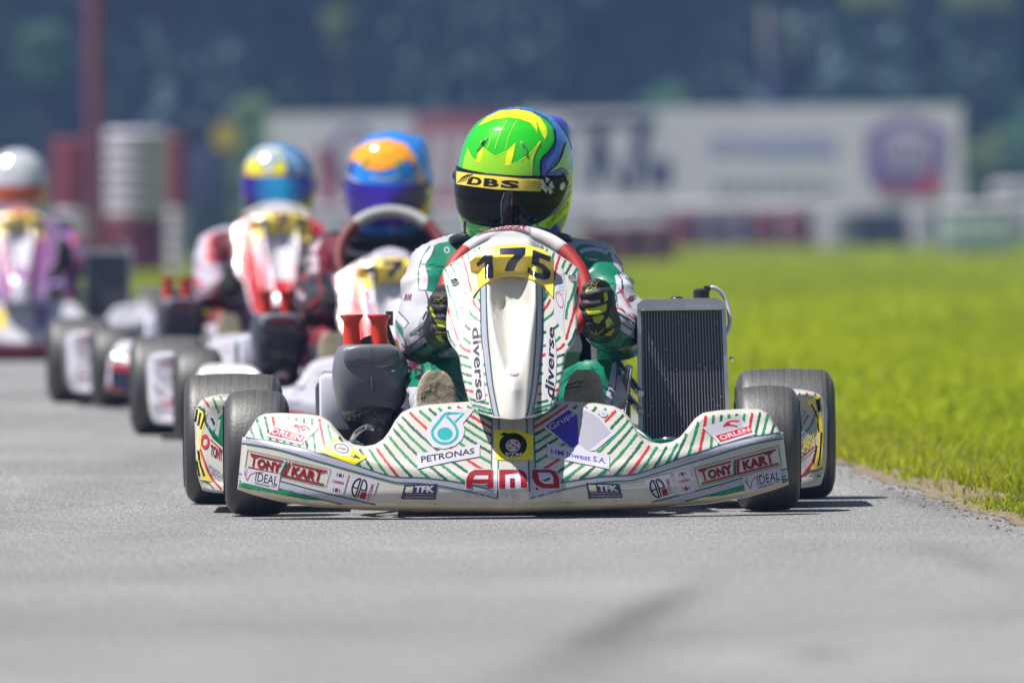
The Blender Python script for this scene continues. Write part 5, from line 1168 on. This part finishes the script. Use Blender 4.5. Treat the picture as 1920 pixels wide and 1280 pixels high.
for y in list(np.arange(-25, 50, .25)) + list(np.arange(50, 121, 2.0)):
    e = edge(y) + .012 * noise.noise(Vector((y * 2.1, 0, 0))) + .006 * noise.noise(Vector((y * 9, 3, 0))); rr.append([Vector((x, y, ground(y))) for x in (-30, -12, -5, -2, -1, 0, e - .02)] if e > .2 else [Vector((x, y, ground(y))) for x in (-30, -28, -27, -26.5, -26, -25.5, e - .02)])
    rr[-1].append(Vector((e, y, ground(y) - .003)))
t.rings(rr, track_mat(), closed=False); t.build('track', cats=(None, None, None, 'structure'))

vs_ = MB(); rr = []
for y in np.arange(20, 34, .025):                           # soil spilling over the broken asphalt edge
    e = edge(y); z = ground(y); d = max(-.012, .030 + .050 * noise.noise(Vector((1, y * 1.2, 5))) + .022 * noise.noise(Vector((4, y * 14, 5))))
    rr.append([Vector((e - d, y, z + .0008)), Vector((e - d * .4, y, z + .0025)), Vector((e + .12, y, z + .006)), Vector((e + .35, y, z + .003)), Vector((e + .5, y, z - .01))])
vs_.rings(rr, SOIL, closed=False); vs_.build('verge', cats=(None, None, None, 'structure'))
def grass_mat():
    m = bpy.data.materials.new('grass_blades'); m.use_nodes = True; n = m.node_tree; b = n.nodes['Principled BSDF']
    a = n.nodes.new('ShaderNodeAttribute'); a.attribute_name = 'tint'; n.links.new(a.outputs['Color'], b.inputs['Base Color']); b.inputs['Roughness'].default_value = .6; b.inputs['Specular IOR Level'].default_value = .12
    tr = n.nodes.new('ShaderNodeBsdfTranslucent'); n.links.new(a.outputs['Color'], tr.inputs[0]); mx = n.nodes.new('ShaderNodeMixShader'); mx.inputs[0].default_value = .42
    n.links.new(b.outputs[0], mx.inputs[1]); n.links.new(tr.outputs[0], mx.inputs[2]); n.links.new(mx.outputs[0], n.nodes['Material Output'].inputs[0]); return m
def blades(name, N, y0, y1, hgt, wid, xl=None, margin=.5):
    rng = np.random.default_rng(int(y0 * 10)); yy = rng.uniform(y0, y1, N * 3); E = np.interp(yy, [e[0] for e in EDGE], [e[1] for e in EDGE])
    lo = np.maximum(E - .03, -.045 * yy - margin); hi = .045 * yy + margin; wdt = hi - lo; keep = rng.uniform(0, wdt.max(), N * 3) < wdt; yy, lo, hi, E = yy[keep][:N], lo[keep][:N], hi[keep][:N], E[keep][:N]; n = len(yy)
    xx = lo + (hi - lo) * rng.uniform(0, 1, n)
    cl = np.array([noise.noise(Vector((x * 3.1, y * 1.1, 0))) + .5 * noise.noise(Vector((x * 11, y * 6, 4))) for x, y in zip(xx, yy)])
    big = np.array([noise.noise(Vector((x * .5, y * .07, 9))) + .6 * noise.noise(Vector((x * 1.7, y * .3, 2))) for x, y in zip(xx, yy)]); cl = cl * .8 + big * .7
    d = xx - E; keep = (d > np.where(yy < 24.2, -.02, .10) + .16 * np.array([noise.noise(Vector((7, y * 1.3, 2))) for y in yy]) - .10 * cl) | (rng.uniform(0, 1, n) < .05) & (d > 0) | ((cl > .3) & (d > .0))
    xx, yy, cl, d = xx[keep], yy[keep], cl[keep], d[keep]; n = len(xx)
    h = hgt * (.55 + .6 * rng.uniform(0, 1, n)) * (1 + .55 * cl) * np.clip(.45 + d * 2.2, .45, 1.0); w_ = wid * rng.uniform(.6, 1.3, n)
    a = rng.uniform(0, 2 * np.pi, n); fx, fy = np.cos(a), np.sin(a); ln = h * rng.uniform(.1, .9, n); b_ = rng.uniform(0, 2 * np.pi, n); lx, ly = np.cos(b_) * ln, np.sin(b_) * ln
    z = np.interp(yy, [q[0] for q in GP], [q[1] for q in GP]) - .006
    V = np.zeros((n, 5, 3)); V[:, 0] = np.stack([xx - fx * w_, yy - fy * w_, z], 1); V[:, 1] = np.stack([xx + fx * w_, yy + fy * w_, z], 1)
    V[:, 2] = np.stack([xx - fx * w_ * .75 + lx * .35, yy - fy * w_ * .75 + ly * .35, z + h * .6], 1); V[:, 3] = np.stack([xx + fx * w_ * .75 + lx * .35, yy + fy * w_ * .75 + ly * .35, z + h * .6], 1); V[:, 4] = np.stack([xx + lx, yy + ly, z + h * .98], 1)
    base = np.arange(n)[:, None] * 5; loops = np.concatenate([base + np.array([0, 1, 3, 2]), base + np.array([2, 3, 4])], 1).ravel()
    me = bpy.data.meshes.new(name); me.vertices.add(n * 5); me.vertices.foreach_set('co', V.ravel()); me.loops.add(len(loops)); me.loops.foreach_set('vertex_index', loops)
    me.polygons.add(n * 2); ls = (np.arange(n)[:, None] * 7 + np.array([0, 4])).ravel(); me.polygons.foreach_set('loop_start', ls); me.update(calc_edges=True)
    c1, c2, c3 = np.array([.20, .29, .006]), np.array([.47, .53, .010]), np.array([.42, .34, .10]); u = np.clip(rng.uniform(0, 1, n) * .7 + .55 * cl + .2, 0, 1)[:, None]; col = c1 * (1 - u) + c2 * u
    dry = rng.uniform(0, 1, n) < np.where(d < .25, .22, .05); col[dry] = c3 * rng.uniform(.6, 1.1, (dry.sum(), 1)); col = np.repeat(np.concatenate([col, np.ones((n, 1))], 1)[:, None, :], 5, 1)
    at = me.color_attributes.new('tint', 'FLOAT_COLOR', 'POINT'); at.data.foreach_set('color', col.ravel()); me.materials.append(GM); return me
GM = grass_mat()
def join(name, mes, label):
    bm = bmesh.new()
    for m in mes: bm.from_mesh(m)
    me = bpy.data.meshes.new(name); bm.to_mesh(me); bm.free(); me.materials.append(GM); o = bpy.data.objects.new(name, me); COL.objects.link(o)
    for m in mes: bpy.data.meshes.remove(m)
    return tag(o, label, 'grass', kind='stuff')
join('grass', [blades('a', 95000, 19, 31, .066, .0026, margin=1.0), blades('b', 90000, 31, 52, .07, .0045, margin=1.2), blades('c', 90000, 52, 110, .055, .009, margin=2), blades('d', 60000, 110, 215, .055, .03, margin=4)], 'bright yellow-green grass beside the asphalt track')
peb = MB()
for i in range(900):                                       # crumbs of soil and grit along the verge
    y = random.uniform(21, 30); x = edge(y) + random.gauss(.0, .05); r = random.uniform(.001, .004); peb.ell((x, y, ground(y) + r * .3), (r, r * random.uniform(.7, 1.3), r * .7), random.choice([mat('grit', (.22, .18, .12), .9), mat('grit_dark', (.09, .07, .05), .9)]), 6, 4)
tag(peb.build('verge_grit'), 'scattered soil crumbs and grit between the asphalt and the grass', 'gravel', kind='stuff')

# ---------------------------------------------------------------- trackside
def wx(px, D): return PT(px, 440, D).x
def wz(py, D): return CAMZ + (440 - py) * D / FPX
pmar = mat('paint_maroon', (.20, .018, .035), .6, var=.25, vscale=3); pwht = mat('paint_white', (.54, .50, .60), .6, var=.12, vscale=3); pgrn = mat('paint_grey_green', (.38, .45, .43), .6, var=.12, vscale=3); pblk = mat('tyre_bare', (.02, .02, .03), .7)
def tyre_stack(px, wpx, D, secs, label, group):
    """secs: list of (top_py, material) from the bottom up"""
    r = wpx * D / FPX / 2; x = wx(px, D); z = ground(D); o = empty('tyre_stack', (x, D, z), label=label, cat='tyre stack', group=group)
    for top, m in secs:
        zt = wz(top, D) - ground(D); n = max(1, round((zt - (z - ground(D))) / .13)); h = (zt - (z - ground(D))) / n; mb = MB(); z0 = z - ground(D)
        for i in range(n):
            prof = [(0, r * .55), (.0, r * .82), (h * .12, r * .96), (h * .3, r), (h * .7, r), (h * .88, r * .96), (h * .995, r * .82), (h * .995, r * .55)]
            mb.lathe(prof, m, (0, 0, z0 + i * h), 'z', 28, caps=True)
        mb.build('painted_tyres', o); z = zt + ground(D)
    return o
gl = 'stacked tyre barrier at the left behind the karts'
tyre_stack(146, 94, 119, [(450, pmar), (385, pwht), (255, pmar)], 'leftmost tyre stack, red on top over a white band', gl)
tyre_stack(252, 128, 120, [(402, pmar), (238, pwht)], 'wide tyre stack, white upper half over red lower half', gl)
tyre_stack(332, 44, 121, [(385, pwht), (250, pmar)], 'narrow tyre stack, dark red over white, right of the wide one', gl)
gm = 'low tyre stacks in front of the banners'; PG = mat('paint_grey', (.36, .34, .40), .6)
for i, px in enumerate((1120, 1178, 1236)): tyre_stack(px, 58, 132, [(424, mat('paint_brown_red', (.12, .028, .030), .7, var=.2, vscale=3))], ['left', 'middle', 'right'][i] + ' stack of three brownish red tyre stacks nearest the grass', gm)
for i, (px, m, c) in enumerate(((1285, pmar, 'red'), (1335, mat('paint_mauve', (.15, .10, .17), .6), 'mauve'), (1388, mat('paint_mauve', (.15, .10, .17), .6), 'mauve'), (1440, pmar, 'red'), (1497, pmar, 'red'))):
    tyre_stack(px, 52, 185, [(402, m)], ['first red stack from the left below the white banner', 'first mauve stack between red ones below the white banner', 'second mauve stack between red ones below the white banner', 'red stack right after the mauve stacks', 'last red stack before the pale grey ones'][i], gm)
for i, (px, m, tp) in enumerate(((1572, PG, 400), (1634, pblk, 420), (1680, pblk, 420), (1738, PG, 396))):
    tyre_stack(px, 74 if m is PG else 48, 183, [(tp, m)], ['pale grey stack left of two black stacks', 'left one of two black bare tyre stacks', 'right one of two black bare tyre stacks', 'pale grey stack right of two black stacks under the round emblem'][i], gm)
def block(px0, px1, top, D, m1, m2, label, name='barrier_block', cat='barrier', bot=None, dpt=.5, group=None):
    x0, x1 = wx(px0, D), wx(px1, D); z0 = ground(D); h = wz(top, D) - z0; o = empty(name, ((x0 + x1) / 2, D, z0), label=label, cat=cat, group=group)
    b = MB(); b.box((0, 0, h * .40), (x1 - x0, dpt, h * .80), m1, .05)
    for s in (-1, 0, 1): b.box((s * (x1 - x0) * .3, -dpt / 2, h * .42), ((x1 - x0) * .12, .05, h * .6), m1, .02)
    b.build('base', o); t_ = MB(); t_.box((0, 0, h * .90), (x1 - x0 + .04, dpt + .04, h * .2), m2, .05); t_.build('top_cap', o); return o
block(1765, 1905, 388, 150, pgrn, pwht, 'grey-green plastic barrier block with white top at the right edge', bot=495)
block(1862, 1960, 350, 185, pwht, pwht, 'white barrier block behind the grey-green one at the right edge')
for i in range(7): block(520 + i * 148, 520 + (i + 1) * 148 - 1, 384, 190, pwht, mat('paint_pale', (.60, .53, .64), .6), ['first', 'second', 'third', 'fourth', 'fifth', 'sixth', 'seventh'][i] + ' pale barrier from the left in the row under the banners', name='low_barrier', group='pale barrier row under the banners', dpt=.3)
# banners on posts
def flat(mb, sh, D, off=.006):
    ids = sh.m
    for f, m in zip(sh.f, ids):
        vs = []
        for i in f: p = sh.v[i]; q = PT(p[0], p[1], D); q.y = D - off * (1 + p[2]); vs.append(q)
        mb.add(vs, [tuple(range(len(f)))], m)
bw = mat('banner_white', (.74, .66, .82), .6, var=.05, vscale=1); br = mat('banner_red', (.44, .10, .15), .6, var=.15, vscale=1); bl = mat('banner_blue', (.22, .24, .66), .6); bn = mat('banner_navy', (.03, .03, .12), .6); bp_ = mat('banner_purple', (.18, .10, .40), .6); bg_ = mat('banner_grey', (.22, .22, .25), .6); br2 = mat('banner_crimson', (.50, .05, .12), .6)
def banner(px0, px1, top, bot, m, art, label, D=195):
    x0, x1 = wx(px0, D), wx(px1, D); zt, zb = wz(top, D), wz(bot, D); o = empty('banner', ((x0 + x1) / 2, D, ground(D)), label=label, cat='banner', group='advertising banners beyond the grass'); c = o.location
    b = MB(); b.box(((x0 + x1) / 2, D + .01, (zt + zb) / 2), (x1 - x0, .02, zt - zb), m, .0)
    flat(b, art, D); b.v = [tuple(Vector(v) - c) for v in b.v]; b.build('banner_panel', o)
    for x in (x0 + .1, x1 - .1):
        p = MB(); p.tube([(x - c.x, .06, -.1), (x - c.x, .06, zt - c.z + .02)], .03, steel, 10); p.build('post', o)
s = Sheet(); s.disc((665, 290), 45, 55, bp_, 0); s.disc((665, 290), 30, 36, bw, 1); s.poly([(590, 280), (630, 270), (640, 400), (600, 400)], br, 0); banner(505, 778, 212, 402, bw, s, 'white advertising banner with purple round mark, leftmost')
s = Sheet()
for i in range(5): s.poly([(800 + i * 34, 250), (822 + i * 34, 250), (815 + i * 34, 360), (793 + i * 34, 360)], bw, 0)
banner(782, 975, 214, 402, br, s, 'faded red advertising banner partly behind the green helmet')
s = Sheet()
for P in ([(1095, 350), (1112, 232), (1140, 232), (1122, 350)], [(1170, 360), (1190, 240), (1225, 222), (1196, 360)], [(1120, 240), (1170, 340), (1160, 360), (1112, 270)], [(1060, 225), (1230, 218), (1225, 236), (1060, 242)], [(1215, 300), (1260, 300), (1255, 355), (1215, 350)], [(1040, 260), (1070, 260), (1060, 350), (1040, 350)]): s.poly(P, bn, 0)
banner(978, 1232, 210, 402, bw, s, 'white advertising banner with dark navy slanted letters right of the green helmet')
s = Sheet(); random.seed(3); x = 1330
while x < 1555: w_ = random.uniform(14, 26); s.poly([(x, 258 + random.uniform(-4, 4)), (x + w_, 256), (x + w_ - 2, 292 + random.uniform(-6, 8)), (x, 294)], bl, 0); s.poly([(x + 4, 266), (x + w_ - 5, 266), (x + w_ - 6, 280), (x + 4, 280)], bw, 1); x += w_ + 6
x = 1340
while x < 1560: w_ = random.uniform(12, 22); s.poly([(x, 342), (x + w_, 342), (x + w_, 362), (x, 362)], bg_, 0); x += w_ + 8
s.poly([(1625, 250), (1660, 228), (1700, 218), (1740, 228), (1780, 252), (1770, 330), (1740, 368), (1650, 368), (1625, 330)], bp_, 0); s.poly([(1645, 262), (1700, 240), (1760, 262), (1752, 322), (1650, 322)], bw, 1)
for i in range(5): s.poly([(1650 + i * 22, 262), (1662 + i * 22, 262), (1662 + i * 22, 320), (1650 + i * 22, 320)], bp_, 2)
s.poly([(1715, 335), (1765, 320), (1762, 365), (1710, 368)], br2, 3); s.poly([(1640, 345), (1700, 345), (1700, 365), (1650, 368)], br, 3)
banner(1234, 1806, 205, 402, bw, s, 'long white banner with pale blue lettering and a purple and red round emblem, rightmost')
# poles and boards
m_ = MB(); D = 118; x = wx(182, D); m_.tube([(0, 0, -.1), (0, 0, 4.6)], .098, mat('mast_maroon', (.155, .035, .06), .5, var=.1), 20); m_.lathe([(0, 0), (0, .22), (.03, .22), (.03, .13)], pmar, (0, 0, 0), 'z', 20)
o = m_.build('mast'); o.location = (x, D, ground(D)); tag(o, 'tall dark red mast behind the left tyre stacks', 'mast')
def sign(px0, px1, top, bot, D, m, label, posts=(0,), pm=bn, name='sign_board', pr=.05):
    x0, x1 = wx(px0, D), wx(px1, D); zt, zb = wz(top, D), wz(bot, D); z = ground(D); o = empty(name, ((x0 + x1) / 2, D, z), label=label, cat='sign'); b = MB(); b.box((0, 0, (zt + zb) / 2 - z), (x1 - x0, .06, zt - zb), m, .02); b.build('board', o)
    for q in posts: p = MB(); p.tube([(q * (x1 - x0) / 2, .08, -.1), (q * (x1 - x0) / 2, .08, zt - z)], pr, pm, 12); p.build('post', o)
sign(1432, 1478, 18, 132, 205, mat('sign_ochre', (.30, .28, .14), .6), 'tall narrow ochre board on a dark post above the banners', pr=.19)
sign(1585, 1698, -60, 24, 206, mat('sign_olive', (.22, .25, .17), .6), 'pale grey-green board at the top edge, left one of two', (-.8, .8), dgrn); sign(1775, 1905, -60, 24, 206, mat('sign_olive', (.22, .25, .17), .6), 'pale grey-green board at the top edge, right one of two', (-.8, .8), dgrn)
D = 131; yo = MB(); yo.lathe([(-.01, 0), (-.01, .17), (.01, .17), (.01, 0)], mat('sign_yellow', (.50, .36, .03), .5), (0, -.04, wz(252, D) - ground(D)), 'y', 28); yr = empty('round_sign', (wx(425, D), D, ground(D)), label='round yellow sign on a thin post left of the banners', cat='sign'); yo.build('disc', yr)
yp = MB(); yp.tube([(0, 0, -.1), (0, 0, wz(252, D) - ground(D))], .025, steel, 10); yp.build('post', yr)
D = 160; cb = empty('cabin', (wx(378, D), D, ground(D)), label='dark navy cabin between the left tyre stacks and the banners', cat='cabin'); h = wz(232, D) - ground(D)
c1 = MB(); c1.box((0, 0, h / 2), (.78, .8, h), mat('cabin_navy', (.03, .035, .10), .6, var=.1), .02); c1.build('wall', cb); c2 = MB(); c2.box((0, 0, h + .03), (.86, .9, .06), mat('cabin_roof', (.05, .055, .12), .6), .02); c2.build('roof', cb); c3 = MB(); c3.box((0, -.405, h * .46), (.5, .02, h * .82), mat('cabin_door', (.04, .045, .12), .5), .005); c3.build('door', cb)

# ---------------------------------------------------------------- trees
def leaf_mat(name, a, b_):
    m = bpy.data.materials.new(name); m.use_nodes = True; n = m.node_tree; b = n.nodes['Principled BSDF']; tc = n.nodes.new('ShaderNodeTexCoord'); t = n.nodes.new('ShaderNodeTexNoise'); t.inputs['Scale'].default_value = .8; t.inputs['Detail'].default_value = 4
    n.links.new(tc.outputs['Object'], t.inputs['Vector']); cr = n.nodes.new('ShaderNodeValToRGB'); e = cr.color_ramp.elements; e[0].position = .35; e[0].color = (*a, 1); e[1].position = .65; e[1].color = (*b_, 1); n.links.new(t.outputs['Fac'], cr.inputs[0]); n.links.new(cr.outputs[0], b.inputs['Base Color']); b.inputs['Roughness'].default_value = .7; b.inputs['Specular IOR Level'].default_value = .2; return m
bark = mat('bark', (.06, .045, .035), .9, bump=.5, bscale=20)
def leaves(centres, radii, n, size, m, name, parent=None, seed=1):
    rng = np.random.default_rng(seed); C = np.array(centres); Rr = np.array(radii); k = rng.integers(0, len(C), n); d = rng.normal(size=(n, 3)); d /= np.linalg.norm(d, axis=1)[:, None]
    P = C[k] + d * Rr[k] * (rng.uniform(.35, 1.05, n) ** .6)[:, None]; a = rng.normal(size=(n, 3)); a /= np.linalg.norm(a, axis=1)[:, None]; b = np.cross(a, rng.normal(size=(n, 3))); b /= np.linalg.norm(b, axis=1)[:, None]
    s_ = (size * rng.uniform(.5, 1.3, n))[:, None]; V = np.stack([P - a * s_, P + b * s_ * .5, P + a * s_, P - b * s_ * .5], 1)
    me = bpy.data.meshes.new(name); me.vertices.add(n * 4); me.vertices.foreach_set('co', V.ravel()); me.loops.add(n * 4); me.loops.foreach_set('vertex_index', np.arange(n * 4)); me.polygons.add(n); me.polygons.foreach_set('loop_start', np.arange(n) * 4); me.update(calc_edges=True); me.materials.append(m)
    o = bpy.data.objects.new(name, me); COL.objects.link(o)
    if parent: o.parent = parent
    return o
lm = leaf_mat('forest_leaves', (.068, .125, .150), (.084, .145, .160)); rng = np.random.default_rng(2); C, Rr = [], []  # leaf colour paled and blued, so part of the distant haze is painted in
for row, (D, z1_) in enumerate(((232, 15), (240, 17), (250, 19), (262, 21))):
    for x in np.arange(-30, 31, 2.6):
        for z in np.arange(.4, z1_, 1.9):
            C.append((x + rng.normal() * .9, D + rng.normal() * 1.5, z + rng.normal() * .6)); r = rng.uniform(1.6, 2.6); Rr.append((r, r, r * .8))
fo = leaves(C, Rr, 520000, .25, lm, 'forest', seed=4); tag(fo, 'dark blurred forest filling the background behind the banners', 'forest', kind='stuff')
tk = MB()
for i in range(60):
    x = rng.uniform(-30, 30); D = rng.uniform(231, 262); tk.tube([(x, D, 0), (x + rng.normal() * .3, D, 6), (x + rng.normal() * .6, D, 14)], [.28, .2, .1], bark, 8)
tag(tk.build('forest_trunks'), 'dark trunks standing inside the background forest', 'forest', kind='stuff')
def bush(px, top, wpx, D, m, label, name='bush', bot=None, n=2600, size=.07, group=None):
    x = wx(px, D); z0 = ground(D); r = wpx * D / FPX / 2; zt = wz(top, D) - z0; o = empty(name, (x, D, z0), label=label, cat=name, group=group); rng = np.random.default_rng(int(px)); zb = .1 if bot is None else wz(bot, D) - z0; C, Rr = [], []
    for i in range(26):
        u = rng.uniform(0, 1); z = zb + (zt - zb) * (.12 + .78 * u); k = math.sin(math.pi * (.15 + .75 * u)); C.append((rng.uniform(-1, 1) * r * .62 * k, rng.uniform(-1, 1) * r * .6 * k, z)); q = rng.uniform(.22, .42) * r; Rr.append((q, q, q * .9))
    leaves(C, Rr, n, size, m, 'crown', o, int(px)); t_ = MB(); t_.tube([(0, 0, -.1), (.03, 0, zt * .5), (0, 0, zt * .85)], [.07, .05, .02], bark, 8)
    for i in range(5): a = i * 1.3; t_.tube([(0, 0, zt * (.3 + .1 * i)), (r * .5 * math.cos(a), r * .5 * math.sin(a), zt * (.45 + .1 * i))], [.03, .01], bark, 6)
    t_.build('trunk', o); return o
lg = leaf_mat('pale_leaves', (.18, .31, .15), (.34, .44, .22)); mg = leaf_mat('mid_leaves', (.055, .15, .09), (.09, .22, .11)); yg = leaf_mat('yellow_leaves', (.14, .20, .07), (.22, .27, .08))
bush(478, 150, 120, 200, lg, 'pale green leafy bush standing just left of the banners', n=6000)
bush(85, 40, 130, 226, mg, 'mid green young tree at the top left beside the red mast', name='tree', bot=150, n=5000); bush(645, -60, 80, 228, yg, 'yellow-green young tree reaching in from the top edge above the orange helmet', name='tree', bot=110, n=3000)
bush(560, 60, 150, 230, leaf_mat('teal_leaves', (.02, .07, .03), (.04, .10, .035)), 'dull green tree between the pale bush and the yellow-green tree', name='tree', bot=150, n=4000)
bush(1265, 150, 170, 226, mg, 'small green bush showing just above the long white banner', n=5000); bush(1855, 250, 170, 215, yg, 'yellow-green bush at the right edge beyond the end of the long banner', n=7000, size=.1); bush(1960, 180, 200, 222, mg, 'green bush at the far right edge behind the yellow-green one', n=6000, size=.1)

# ---------------------------------------------------------------- haze: blue summer air between the karts and the wood
HZ = 1
if HZ:
    hm = bpy.data.materials.new('air'); hm.use_nodes = True; n = hm.node_tree; n.nodes.remove(n.nodes['Principled BSDF']); v = n.nodes.new('ShaderNodeVolumePrincipled'); v.inputs['Color'].default_value = (.31, .50, 1.0, 1); v.inputs['Density'].default_value = .0008; v.inputs['Anisotropy'].default_value = .2
    n.links.new(v.outputs[0], n.nodes['Material Output'].inputs['Volume'])
    hz = MB(); hz.box((0, 1235, 12), (3100, 2600, 28), hm, 0); o = hz.build('haze', smooth=False); tag(o, 'thin blue air in front of the forest', 'haze', kind='stuff')
